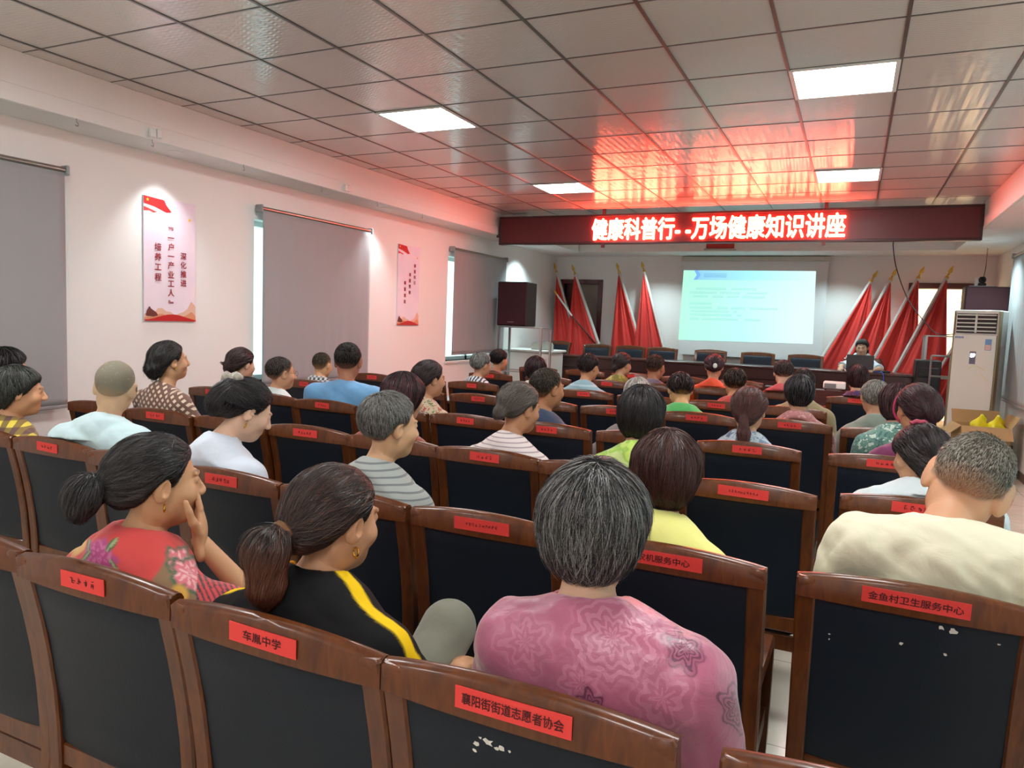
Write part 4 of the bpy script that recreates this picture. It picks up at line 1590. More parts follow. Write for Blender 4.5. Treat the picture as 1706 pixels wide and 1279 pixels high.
# hair styles: thickness and hairline as (y, z) pairs in the head frame
STYLES = {
    'man': dict(t=.012, line=[(-.12, -.055), (-.05, -.06), (-.015, .0), (.03, .012), (.055, .06), (.085, .078)], L=.03),
    'crop': dict(t=.007, line=[(-.12, -.05), (-.05, -.05), (-.015, .002), (.03, .012), (.055, .06), (.08, .078)], L=.014),
    'buzz': dict(t=.004, line=[(-.12, -.055), (-.05, -.052), (-.015, .0), (.03, .012), (.055, .055), (.08, .074)], L=.009),
    'short': dict(t=.030, line=[(-.14, -.098), (-.05, -.098), (-.02, -.05), (.03, -.02), (.06, .03), (.09, .058)], L=.075),
    'fem': dict(t=.024, line=[(-.14, -.085), (-.05, -.085), (-.02, -.03), (.03, -.005), (.06, .04), (.09, .062)], L=.06),
    'bob': dict(t=.030, line=[(-.14, -.105), (-.03, -.108), (.02, -.10), (.045, -.07), (.06, .0), (.085, .055)], L=.10),
    'pulled': dict(t=.014, line=[(-.14, -.06), (-.055, -.062), (-.025, -.01), (.0, .008), (.022, -.004), (.042, .03), (.06, .062), (.09, .076)], L=.09),
    'bald': dict(t=.0025, line=[(-.12, -.05), (-.05, -.05), (-.01, .0), (.03, .01), (.05, .03), (.08, .09)], L=.006),
}


def hair_field(style, cfg):
    S = STYLES[style]
    t = S['t'] * cfg.get('hair_t', 1.0)
    f = Field()
    c, r = CRAN
    lump = cfg.get('lump', .0)
    seed = cfg.get('seed', 1.0)
    xs_ = [a for a, b in S['line']]
    zs_ = [b for a, b in S['line']]
    def hz(P):
        yy = P[:, 1] - .12 * np.maximum(0, .05 - np.abs(P[:, 0])) * (P[:, 1] > .04)
        return np.interp(yy, xs_, zs_) + .0035 * np.sin(P[:, 0] * 130 + seed) * np.sin(P[:, 1] * 90 + 2 * seed)
    back = {'bob': 1.0, 'short': .55, 'fem': .55}.get(style, 0.0)
    e0 = ell(c, (r[0] + .0015, r[1] + .0015, r[2] + .0015))
    def base(P):
        q = np.clip((P[:, 2] - hz(P)) / .040, 0, 1)
        q = q * (2 - q)
        q = np.maximum(q, back * np.clip((.0 - P[:, 1]) / .03, 0, 1))
        up_ = np.clip((P[:, 2] - .05) / .07, 0, 1)
        n = lump * snoise(P, 70, seed) if lump else .0014 * snoise(P, 55, seed)
        return e0[0](P) - t * q * (1 - .42 * up_) - n
    f.u(base, np.array(c) - np.array(r) - t - .01, np.array(c) + np.array(r) + t + .01, .01)
    if style == 'bob':
        f.u(*off(ell((0, -.032, -.025), (r[0] + t * .8, .064 + t * .8, .098)), 0, lambda P: .0014 * snoise(P, 55, seed)), .03)
    if style in ('short', 'fem'):
        f.u(*off(ell((0, -.04, -.015), (r[0] + t * .55, .058 + t * .7, .084)), 0, lambda P: .0014 * snoise(P, 55, seed)), .03)
    f.c(lambda P: (hz(P) - P[:, 2]) * .75)
    inner = ell(c, (r[0] - .008, r[1] - .008, r[2] - .008))
    f.s(*inner, .004)
    if style == 'bob':
        f.s(*ell((0, .07, -.05), (.062, .075, .085)), .01)
    if style in ('short', 'fem'):
        f.s(*ell((0, .085, -.04), (.064, .072, .085)), .01)
    for ex in cfg.get('hair_extra', []):
        f.u(*ex[0], ex[1])
    return f


def strands(f, V, Q, n, L, seed, tie=None, w=.0008, spread=.003, crown=(0, -.05, .12), fuzz=.15, start_all=True):
    """ribbon hairs lying on the hair surface, combed away from the crown or towards a tie point"""
    rg = np.random.default_rng(seed)
    nrm = np.zeros((len(V), 3))
    a, b, c = V[Q[:, 0]], V[Q[:, 1]], V[Q[:, 2]]
    fnm = np.cross(b - a, c - a)
    for k in range(4):
        np.add.at(nrm, Q[:, k], fnm)
    nrm /= np.linalg.norm(nrm, axis=1)[:, None] + 1e-12
    out = ((V - np.array((0, -.01, 0))) * nrm).sum(1) > .01
    ids = np.where(out)[0]
    if len(ids) == 0:
        return np.zeros((0, 3)), np.zeros((0, 4), int), np.zeros(0)
    pick = rg.choice(ids, n)
    P = V[pick] + rg.normal(0, .0012, (n, 3))
    steps = 7
    ds = L * rg.uniform(.6, 1.25, (n, 1)) / steps
    crown = np.array(crown)
    jit = rg.normal(0, fuzz, (n, 3))
    lift = np.abs(rg.normal(0, spread, n)) * .6 + .0006
    ang = rg.uniform(-.9, .9, (n, 1))
    ca, sa = np.cos(ang), np.sin(ang)
    if tie is not None:
        lift = np.where(P[:, 1] < tie[1] - .015, lift * 3.0 + .001, lift)
    pts = []
    e = 2e-3
    for s in range(steps + 1):
        d0 = f.at(P)
        g = np.stack([f.at(P + np.array((e, 0, 0))) - d0, f.at(P + np.array((0, e, 0))) - d0, f.at(P + np.array((0, 0, e))) - d0], 1) / e
        gl = np.linalg.norm(g, axis=1)[:, None]
        g = g / np.maximum(gl, 1e-3)
        q = s / steps
        P = P - np.clip(d0[:, None] - (lift[:, None] * (.3 + .9 * q)), -.01, .006 if tie is not None else .01) * g
        if tie is not None:
            d = np.array(tie) - P
            tail = (P[:, 1] < tie[1] - .012) | (P[:, 2] < tie[2] - .05)
            d = np.where(tail[:, None], np.array((0, -.25, -1.0)), d)
            d = d / (np.linalg.norm(d, axis=1)[:, None] + 1e-9)
        else:
            d = P - crown
            d = d / (np.linalg.norm(d, axis=1)[:, None] + 1e-9)
            d = d + np.array((0, 0, -.7))
        d = d + jit
        d = d - (d * g).sum(1)[:, None] * g
        d /= np.linalg.norm(d, axis=1)[:, None] + 1e-9
        side = np.cross(d, g) * ca + g * sa
        ww = w * (1 - .75 * q)
        pts.append((P - side * ww, P + side * ww))
        P = P + d * ds
    VV = np.stack([x for pr in pts for x in pr], 1).reshape(-1, 3)
    m = 2 * (steps + 1)
    base = np.arange(n)[:, None] * m
    q = []
    for s in range(steps):
        q.append(np.concatenate([base + 2 * s, base + 2 * s + 1, base + 2 * s + 3, base + 2 * s + 2], 1))
    return VV, np.concatenate(q), np.repeat(rg.random(n), m)


def m_hair(name, rough=.38):
    if name in MATS:
        return MATS[name]
    m = mat(name, (40, 34, 32), rough, vcol=True, spec=.4)
    g = G(m)
    at = [n for n in m.node_tree.nodes if n.type == 'ATTRIBUTE'][0]
    g.l(g.math('SUBTRACT', .85, g.math('MULTIPLY', at.outputs['Alpha'], .45)), g.b.inputs['Roughness'])
    g.l(g.math('ADD', .1, g.math('MULTIPLY', at.outputs['Alpha'], .4)), g.b.inputs['Specular IOR Level'])
    return m


MH = m_hair('hair_strands')
M_SKIN = mat('skin', (200, 150, 120), .5, vcol=True, spec=.4, bump=.03, bump_scale=220)
M_EYE = mat('eye_dark', (24, 18, 16), .1)

# hands (left hand; mirrored for the right): wrist at origin, fingers along +Y, palm facing -Z, thumb at +X
HANDS = {}


def hand_mesh(curl, h=.0042):
    key = (curl, h)
    if key in HANDS:
        return HANDS[key]
    f = Field()
    f.u(*ell((0, .048, 0), (.040, .052, .015)), .012)
    f.u(*rc((0, -.03, 0), (0, .03, 0), .026, .028, .62, 2), .02)
    for i, (x, l, r) in enumerate(((.028, .070, .0088), (.0095, .079, .0092), (-.0095, .073, .0088), (-.027, .056, .0078))):
        p = np.array((x, .088 - .004 * abs(i - 1), .002))
        ang = curl * .35
        fan = x * 1.6
        for k, fr in enumerate((.46, .30, .24)):
            d = np.array((math.sin(fan) * math.cos(ang), math.cos(fan) * math.cos(ang), -math.sin(ang)))
            q = p + d * l * fr
            f.u(*rc(p, q, r * (1 - .1 * k), r * (.92 - .1 * k)), .004)
            p = q
            ang += curl * (.55 + .05 * i)
    p = np.array((.030, .022, -.004))
    for d, l, r in (((.70, .62, -.30), .044, .0125), ((.42, .85, -.30), .034, .0105), ((.2, .93, -.3), .024, .0092)):
        d = np.array(d) / np.linalg.norm(d)
        q = p + d * l
        f.u(*rc(p, q, r, r * .9), .006)
        p = q
    HANDS[key] = f.mesh(h)
    return HANDS[key]


def hand_at(wrist, direction, palm, side, curl, h):
    """place a hand so fingers run along direction and the palm faces palm"""
    V, Q = hand_mesh(curl, h)
    V = V.copy()
    y = np.array(direction, float)
    y /= np.linalg.norm(y)
    z = -np.array(palm, float)
    z -= (z @ y) * y
    z /= np.linalg.norm(z)
    x = np.cross(y, z)
    if side > 0:          # right hand: thumb on its other side
        V[:, 0] *= -1
        Q = Q[:, ::-1]
    B = np.stack([x, y, z], 1)
    return V @ B.T + np.array(wrist), Q


# cloth materials ----------------------------------------------------
def fabric(name, color, pattern=None, c2=None, c3=None, scale=1.0, rough=.8, sheen=.25, weave=.08):
    if name in MATS:
        return MATS[name]
    m, g = newmat(name, rough, sheen=sheen)
    v, x, y, z = g.xyz()
    a = lin(color)
    out = None
    if pattern == 'stripes':       # horizontal
        w = g.math('FRACT', g.math('MULTIPLY', z, scale))
        out = g.mix(g.math('LESS_THAN', w, .28), a, lin(c2))
    elif pattern == 'vstripes':
        n = g.noise(v, 14, 2)
        w = g.math('FRACT', g.math('ADD', g.math('MULTIPLY', x, scale), g.math('MULTIPLY', n, 1.2)))
        out = g.mix(g.math('LESS_THAN', w, .45), a, lin(c2))
    elif pattern == 'check':
        fx = g.math('LESS_THAN', g.math('FRACT', g.math('MULTIPLY', g.math('ADD', x, g.math('MULTIPLY', y, .6)), scale)), .5)
        fz = g.math('LESS_THAN', g.math('FRACT', g.math('MULTIPLY', z, scale)), .5)
        o1 = g.mix(fx, a, lin(c2))
        o2 = g.mix(fx, lin(c2), lin(c3))
        out = g.mix(fz, o1, o2)
    elif pattern == 'dots':
        r1 = g.math('ADD', g.math('ADD', x, g.math('MULTIPLY', y, .5)), z)
        r2 = g.math('SUBTRACT', g.math('ADD', x, g.math('MULTIPLY', y, .5)), z)
        s1 = g.math('ABSOLUTE', g.math('SUBTRACT', g.math('FRACT', g.math('MULTIPLY', r1, scale)), .5))
        s2 = g.math('ABSOLUTE', g.math('SUBTRACT', g.math('FRACT', g.math('MULTIPLY', r2, scale)), .5))
        out = g.mix(g.math('LESS_THAN', g.math('MAXIMUM', s1, s2), .26), a, lin(c2))
    elif pattern == 'floral':
        vo = g.n('ShaderNodeTexVoronoi')
        vo.inputs['Scale'].default_value = scale
        nz = g.noise(v, scale * .6, 3, 'Color', 1.0)
        mx = g.n('ShaderNodeMixRGB')
        mx.inputs[0].default_value = .12
        g.l(v, mx.inputs[1])
        g.l(nz, mx.inputs[2])
        g.l(mx.outputs[0], vo.inputs['Vector'])
        f1 = g.math('LESS_THAN', vo.outputs['Distance'], .42)
        sep = g.n('ShaderNodeSeparateColor')
        g.l(vo.outputs['Color'], sep.inputs[0])
        fc = g.mix(g.math('GREATER_THAN', sep.outputs[0], .5), lin(c2), lin(c3))
        out = g.mix(f1, a, fc)
    elif pattern == 'blotch':
        n = g.noise(v, scale, 4, dist=.8)
        out = g.ramp(n, [(.38, a), (.5, lin(c2)), (.62, lin(c3))])
    if out is None:
        g.b.inputs['Base Color'].default_value = (*a, 1)
    else:
        g.l(out, g.b.inputs['Base Color'])
    n1 = g.noise(v, 260, 2)
    n2 = g.noise(v, 16, 4, dist=1.5)
    g.bump(g.math('ADD', g.math('MULTIPLY', n1, weave), g.math('MULTIPLY', n2, .9)), .35, .006)
    return m


M_TROUSER = {}


def trousers_mat(c):
    return fabric('trousers_cloth_%d_%d_%d' % c, c, rough=.85)


M_SHOE = mat('dark_shoe', (36, 32, 32), .5)
PEOPLE = []


def person(label, row, head_px, hair, hair_col, shirt, **k):
    """one seated person; head_px is the centre of the head in the photograph"""
    seed = k.get('seed', len(PEOPLE) * 1.37 + .5)
    byaw = k.get('byaw', 0.0)
    hs = k.get('hs', 1.0)
    bw = k.get('bw', 1.0)
    shw = k.get('shw', .165) * (.5 + .5 * bw)
    near = k.get('near', 2)               # 0 nearest .. 2 far
    hb = (.0085, .011, .015)[near]
    hh = (.0042, .006, .009)[near]
    ly = k.get('lean', -.07)
    yplane = k['hy'] if 'hy' in k else RY[row] + .275 + k.get('dy', 0.0)
    z0 = k.get('z0', 0.0)
    T = on_y(head_px[0], head_px[1], yplane)
    if 'hyaw' not in k:
        k['hyaw'] = -math.degrees(math.atan2(3.0 - T[0], 10 - T[1]))
    HR = rot(k['hyaw'] - byaw, k.get('hpitch', 8), k.get('hroll', 0))
    B = rot(byaw)
    hoff = HR @ np.array((0, .035, .150)) * hs
    N = np.array((k.get('sx', 0.0), ly + .02, T[2] - z0 - hoff[2]))    # neck base pivot, local
    HC = N + hoff
    root = T - B @ HC
    t = thing('person', label, 'person', (root[0], root[1], z0), math.radians(byaw))
    PEOPLE.append(t)
    skin = np.array(lin(k.get('skin', (206, 164, 138))))
    sz = N[2] - .112 - k.get('drop', 0)
    sway = k.get('tsway', N[0])
    # ---- limbs
    SH = {s: np.array((s * shw + sway, ly - .005, sz - .02 + s * k.get('stilt', 0.0))) for s in (-1, 1)}
    EL = {s: np.array((s * (shw + .05) + sway * .7, ly + .05, sz - .285)) for s in (-1, 1)}
    WR = {s: np.array((s * .115, .27, .60)) for s in (-1, 1)}
    KN = {s: np.array((s * .105, .43, .50)) for s in (-1, 1)}
    FT = {s: np.array((s * .11, .40, .075)) for s in (-1, 1)}
    HD = {s: ((-.15 * s, 1, -.35), (0, -.3, -1)) for s in (-1, 1)}
    for nm, dct in (('elbow', EL), ('wrist', WR), ('knee', KN), ('foot', FT)):
        for s, p in k.get(nm, {}).items():
            dct[s] = np.array(p, float)
    for s, p in k.get('hand', {}).items():
        HD[s] = p
    if k.get('face_hand'):
        WR[1] = HC + HR @ np.array((.045, .105, -.155)) * hs
        HD[1] = (HR @ np.array((-.28, -.02, 1)), HR @ np.array((-.25, -1, 0)))
    torso = []
    RYL = ry(row, root[0]) - root[1]
    leanback = 'hy' not in k
    def chair_front(P):
        zf = np.interp(P[:, 2], [.44, .6, .8, .95, 1.045, 1.08], [back_y(.44), back_y(.6), back_y(.8), back_y(.95), back_y(1.03), -.6])
        return (RYL + zf + .040 - (P[:, 1] * B[1, 1] + P[:, 0] * B[1, 0])) * .9
    mid = (sz + .62) / 2
    torso.append((ell((0, .0, .545), (.172 * bw, .135, .115)), .05))
    torso.append((ell((sway * .4, ly * .4 + .015, .69), (.150 * bw, .122 * (.6 + .4 * bw), .17)), .06))
    torso.append((ell((sway * .8, ly * .85 + .005, mid + .10), (.158 * bw, .112 * (.6 + .4 * bw), .2)), .05))
    torso.append((rc((SH[-1][0] * .86 + sway * .14, ly - .012, SH[-1][2] + .004), (SH[1][0] * .86 + sway * .14, ly - .012, SH[1][2] + .004), .062, .062), .05))
    for s in (-1, 1):
        torso.append((rc((N[0], ly - .01, N[2] - .035), (SH[s][0] * .8 + sway * .2, ly - .012, SH[s][2] + .014), .05, .046), .04))
    arms = {s: [(rc(SH[s], EL[s], .054 * (.5 + .5 * bw), .041), .03), (rc(EL[s], WR[s], .041, .026), .012)] for s in (-1, 1)}
    legs = {s: [(rc((s * .085, .05, .53), KN[s], .085, .058), .04), (rc(KN[s], FT[s], .056, .036), .02)] for s in (-1, 1)}
    # ---- body
    f = Field()
    for pr, kk in torso:
        f.u(*off(pr, -.006), kk)
    f.u(*off(inframe(rc((0, .0, -.06), (0, -.03, -.14), .05, .05), HR, HC, hs), .001), .035)
    for s in (-1, 1):
        for pr, kk in arms[s] + legs[s]:
            f.u(*off(pr, -.003), kk)
        f.u(*rc(FT[s] + np.array((0, -.03, -.035)), FT[s] + np.array((s * .02, .13, -.05)), .034, .026), .02)
    if leanback:
        f.c(chair_front)
    parts = [f.mesh(hb)]
    hf = Field()
    for m_, kk, pr in head_ops(near < 2 or k.get('fine', False), k.get('ear', 1.0)):
        getattr(hf, m_)(*inframe(pr, HR, HC, hs), kk * hs)
    parts.append(hf.mesh(hh if not k.get('fine') else .0042))
    for s in (-1, 1):
        if near < 2 or k.get('fine'):
            parts.append(hand_at(WR[s], HD[s][0], HD[s][1], s, k.get('curl', {}).get(s, .9), .0045 if near else .0038))
        else:
            parts.append(hand_at(WR[s], HD[s][0], HD[s][1], s, .9, .007))
    V, Q = join(parts)
    # skin tone with lips, brows and stubble as the skin's own colour
    loc = (V - HC) @ HR / hs
    col = np.tile(skin, (len(V), 1))
    lip = np.exp(-(np.maximum(0, np.abs(loc[:, 0]) - .016) / .006) ** 2 - ((loc[:, 1] - .096) / .010) ** 2 - ((loc[:, 2] + .058) / .008) ** 2)
    col = col * (1 - lip[:, None] * .6) + np.array(lin((176, 92, 84))) * lip[:, None] * .6
    brow = np.exp(-((np.abs(loc[:, 0]) - .03) / .016) ** 4 - ((loc[:, 1] - .092) / .014) ** 2 - ((loc[:, 2] - .033) / .004) ** 2)
    eye = np.exp(-((np.abs(loc[:, 0]) - .031) / .011) ** 4 - ((loc[:, 1] - .096) / .012) ** 2 - ((loc[:, 2] - .010) / .0045) ** 2)
    col = col * (1 - np.clip(brow * .75 + eye * .85, 0, .9)[:, None]) + np.array(lin((46, 36, 32))) * np.clip(brow * .75 + eye * .85, 0, .9)[:, None]
    S = STYLES[hair]
    hz = np.interp(loc[:, 1], [a for a, b in S['line']], [b for a, b in S['line']])
    scalp = np.clip((loc[:, 2] - hz) / .012, 0, 1) * (np.abs(loc[:, 0]) < .079)
    amt = k.get('scalp', .75 if hair != 'bald' else .18)
    hc = np.array(lin(hair_col))
    col = col * (1 - (scalp * amt)[:, None]) + hc * (scalp * amt)[:, None]
    np_mesh('body', V, Q, M_SKIN, t, col)
    # ---- hair
    fcfg = dict(seed=seed, hair_t=k.get('hair_t', 1.0), lump=k.get('lump', 0.0), hair_extra=k.get('hair_extra', []))
    hfld = hair_field(hair, fcfg)
    if True:
        V, Q = hfld.mesh((.0042, .006, .0085)[near])
        nst = int((9000, 3800, 1100)[near] * k.get('strands', 1.0))
        g2 = np.array(lin(k.get('hair_col2', tuple(min(255, c + 16) for c in hair_col))))
        gf = k.get('grey', .35)
        VS, QS, tone = strands(hfld, V, Q, nst, S['L'], int(seed * 100), k.get('tie'), (.0006, .0008, .0013)[near], k.get('spread', .0022), k.get('crown', (.008, -.055, .125)), k.get('fuzz', .18))
        base = np.tile(hc * .55, (len(V), 1))
        tone_c = np.where((tone < gf)[:, None], hc * .35 + g2 * .65 * (1 + tone[:, None] / gf * .5), hc * (.5 + .9 * tone[:, None]))
        if k.get('tips') is not None:
            tp = np.array(lin(k['tips']))
            def w_(P):
                return np.clip((k['tips_z'] - P[:, 2]) / .06, 0, 1)[:, None] * (P[:, 1] < -.06)[:, None]
            base = base * (1 - w_(V)) + tp * .8 * w_(V)
            tone_c = tone_c * (1 - w_(VS)) + tp * (.6 + .8 * tone[:, None]) * w_(VS)
        if k.get('bald_top') is not None:
            pass
        if hair in ('buzz', 'crop', 'bald', 'man'):
            lw = {'buzz': .06, 'crop': .04, 'bald': .05, 'man': .02}[hair]
            hzv = np.interp(V[:, 1], [a for a, b in S['line']], [b for a, b in S['line']])
            fd = np.clip((V[:, 2] - hzv) / lw, 0, 1)[:, None]
            base = base * fd + (skin * .75) * (1 - fd)
            fs_ = np.clip((VS[:, 2] - np.interp(VS[:, 1], [a for a, b in S['line']], [b for a, b in S['line']]) - .004) / lw, 0, 1)[:, None]
            tone_c = tone_c * fs_ + (skin * .8) * (1 - fs_)
        VA, QA = join([(V, Q), (VS, QS)])
        CA = np.concatenate([base, tone_c])
        CA = np.concatenate([CA, np.concatenate([np.zeros(len(V)), np.ones(len(VS))])[:, None]], 1)
        np_mesh('hair', (VA * hs) @ HR.T + HC, QA, MH, t, CA)
    # ---- shirt
    sm_ = shirt
    sl = k.get('sleeve', .62)                       # share of upper arm covered; above 1 reaches down the forearm
    fo = k.get('fold', .0045)
    foldf = lambda P: fo * (snoise(P * np.array((1, 1, 1.4)), 24, seed) + .6 * snoise(P, 55, seed + 2))
    f = Field()
    ext = k.get('loose', .014)
    for pr, kk in torso:
        f.u(*off(pr, ext, foldf), kk)
    for s in (-1, 1):
        ab = EL[s] - SH[s]
        if sl <= 1:
            e = SH[s] + ab * sl
            f.u(*off(tube_flat(SH[s], e, .056 * (.5 + .5 * bw), .054), ext * .9 + .004, foldf), .028)
        else:
            e = EL[s] + (WR[s] - EL[s]) * (sl - 1)
            f.u(*off(rc(SH[s], EL[s], .056 * (.5 + .5 * bw), .048), ext * .8, foldf), .03)
            f.u(*off(tube_flat(EL[s], e, .048, .038), ext * .7, foldf), .02)
    hem = k.get('hem', .46)
    f.c(lambda P: hem - P[:, 2])
    if leanback:
        f.c(lambda P: chair_front(P) - .003)
    nr = k.get('neck_r', .062)
    up = np.array((0, -.012, .10)) if not k.get('collar') else np.array((0, .0, .10))
    f.s(*rc(N + np.array((0, .028, -.02 + k.get('neck_z', 0))), N + np.array((0, .028, .10)), nr, nr + .01), .008)
    if k.get('collar'):
        ch_ = k['collar']
        a = N + np.array((0, .004, -.052))
        def cf(P, a=a, ch_=ch_):
            q = P - a
            zz = q[:, 2]
            rr = np.sqrt(q[:, 0] ** 2 + (q[:, 1] * 1.0) ** 2)
            d = np.abs(rr - (.080 - .22 * (zz - .0))) - .0045
            return np.maximum(d, np.maximum(zz - ch_ - .25 * np.maximum(0, -q[:, 1] - .0), -zz))
        f.u(cf, a - .1, a + np.array((.1, .1, ch_ + .05)), .004)
    V, Q = f.mesh((.0052, .008, .0125)[near])
    colr = None
    if k.get('paint'):
        colr = k['paint'](V, dict(N=N, SH=SH, EL=EL, sz=sz))
    np_mesh('shirt', V, Q, sm_, t, colr)
    # ---- trousers and shoes
    f = Field()
    f.u(*off(torso[0][0], .012), .04)
    for s in (-1, 1):
        f.u(*off(legs[s][0][0], .012, lambda P: .003 * snoise(P, 40, seed)), .03)
        f.u(*off(tube_flat(KN[s] + (KN[s] - FT[s]) * .02, FT[s] + np.array((0, 0, .04)), .062, .052), .008), .03)
    if leanback:
        f.c(lambda P: chair_front(P) - .001)
    f.c(lambda P: P[:, 2] - .60 if k.get('crossed') is None else P[:, 2] - 2)
    V, Q = f.mesh((.009, .012, .018)[near])
    np_mesh('trousers', V, Q, trousers_mat(k.get('trousers', (52, 54, 66))), t)
    for s in (-1, 1):
        f = Field()
        f.u(*rc(FT[s] + np.array((0, -.035, -.035)), FT[s] + np.array((s * .02, .13, -.042)), .042, .034), .03)
        f.c(lambda P, q=FT[s][2]: (q - .072) - P[:, 2])
        f.c(lambda P, q=FT[s][2]: P[:, 2] - (q + .01))
        V, Q = f.mesh(.012)
        np_mesh('shoe', V, Q, M_SHOE, t)
    t['_n'] = 0
    del t['_n']
    k['_ctx'] = dict(N=N, HC=HC, HR=HR, hs=hs, SH=SH, EL=EL, WR=WR, t=t)
    return t, k['_ctx']


def head_part(ctx, name, prims, m, h=.004, kk=.004):
    f = Field()
    for p in prims:
        f.u(*inframe(p, ctx['HR'], ctx['HC'], ctx['hs']), kk)
    V, Q = f.mesh(h)
    return np_mesh(name, V, Q, m, ctx['t'])


def ring_part(ctx, name, c, R, r, m, axis=(1, 0, 0), squash=1.0, seg=20):
    """small torus in the head frame"""
    a = Vector(axis).normalized()
    u = a.orthogonal().normalized()
    w = a.cross(u)
    rings = []
    for i in range(seg + 1):
        q = 2 * math.pi * i / seg
        d = u * math.cos(q) + w * math.sin(q) * squash
        cc = Vector(c) + d * R
        rings.append([tuple(ctx['HC'] + ctx['HR'] @ (np.array(cc + d * r * math.cos(p) + a * r * math.sin(p)) * ctx['hs'])) for p in [2 * math.pi * j / 8 for j in range(8)]])
    return MB().loft(rings, caps=False).build(name, m, ctx['t'])

# ------------------------------------------------------------------ the cast
BLACKH, DARKB, GREYH, WHITEH = (30, 27, 28), (46, 32, 29), (74, 74, 74), (170, 168, 162)
EL_ = lambda c, r, k=.02: (ell(c, r), k)
RC_ = lambda a, b, r1, r2, k=.02: (rc(a, b, r1, r2), k)
M_VSHIRT = mat('printed_blouse_cloth', (200, 60, 60), .7, vcol=True, sheen=.25, bump=.12, bump_scale=34)
M_VBLACK = mat('black_jersey_cloth', (20, 20, 22), .8, vcol=True, spec=.25, bump=.12, bump_scale=26)
M_EARRING = mat('gold_earring', (230, 180, 70), .2, metal=1.0)


def m_pink():
    m, g = newmat('pink_satin_brocade', .36, sheen=.4)
    v, x, y, z = g.xyz()
    x, z = g.math('DIVIDE', g.math('ADD', x, g.math('MULTIPLY', y, .3)), 1.04), g.math('ADD', g.math('MULTIPLY', z, .88), g.math('MULTIPLY', y, .47))
    nz = g.noise(v, 30, 4)
    def flower(cx, cz, R, freq, petals, amp, wob):
        dx = g.math('SUBTRACT', x, cx)
        dz = g.math('SUBTRACT', z, cz)
        r = g.math('SQRT', g.math('ADD', g.math('MULTIPLY', dx, dx), g.math('MULTIPLY', dz, dz)))
        a = g.math('ARCTAN2', dz, dx)
        rr = g.math('ADD', g.math('ADD', r, g.math('MULTIPLY', g.math('SINE', g.math('MULTIPLY', a, petals)), amp)), g.math('MULTIPLY', g.math('SUBTRACT', nz, .5), wob))
        band = g.math('SINE', g.math('MULTIPLY', rr, freq))
        soft = g.math('SUBTRACT', 1.0, g.math('SMOOTH_MIN', g.math('DIVIDE', g.math('MAXIMUM', g.math('SUBTRACT', rr, R * .8), 0.0), R * .25), 1.0, .05))
        soft = g.math('MAXIMUM', g.math('MINIMUM', soft, 1.0), 0.0)
        return g.math('MULTIPLY', g.math('GREATER_THAN', band, .1), soft), soft
    base = lin((178, 98, 128))
    out = g.mix(g.noise(v, 9, 3), lin((172, 92, 122)), lin((186, 106, 136)))
    f1, _ = flower(.0, .905, .085, 330, 9, .006, .05)
    out = g.mix(g.math('MULTIPLY', f1, .5), out, lin((212, 146, 170)))
    for cx, cz, R in ((-.155, .865, .06), (.085, .83, .06), (-.05, .82, .05)):
        f1, _ = flower(cx, cz, R, 260, 7, .008, .05)
        out = g.mix(g.math('MULTIPLY', f1, .4), out, lin((212, 144, 168)))
    for cx, cz, R in ((.122, .915, .036), (.212, .845, .04), (-.03, .79, .03)):
        f1, s1 = flower(cx, cz, R, 620, 6, .005, .03)
        out = g.mix(g.math('MULTIPLY', s1, .6), out, lin((146, 76, 108)))
        out = g.mix(g.math('MULTIPLY', f1, .85), out, lin((96, 40, 70)))
    g.l(out, g.b.inputs['Base Color'])
    n2 = g.noise(v, 14, 4, dist=2.0)
    g.bump(n2, .3, .012)
    return m


def blend(col, m, c):
    m = np.clip(m, 0, 1)[:, None]
    return col * (1 - m) + np.array(lin(c)) * m


def sstep(d, w=.004):
    return np.clip(.5 - d / (2 * w), 0, 1)


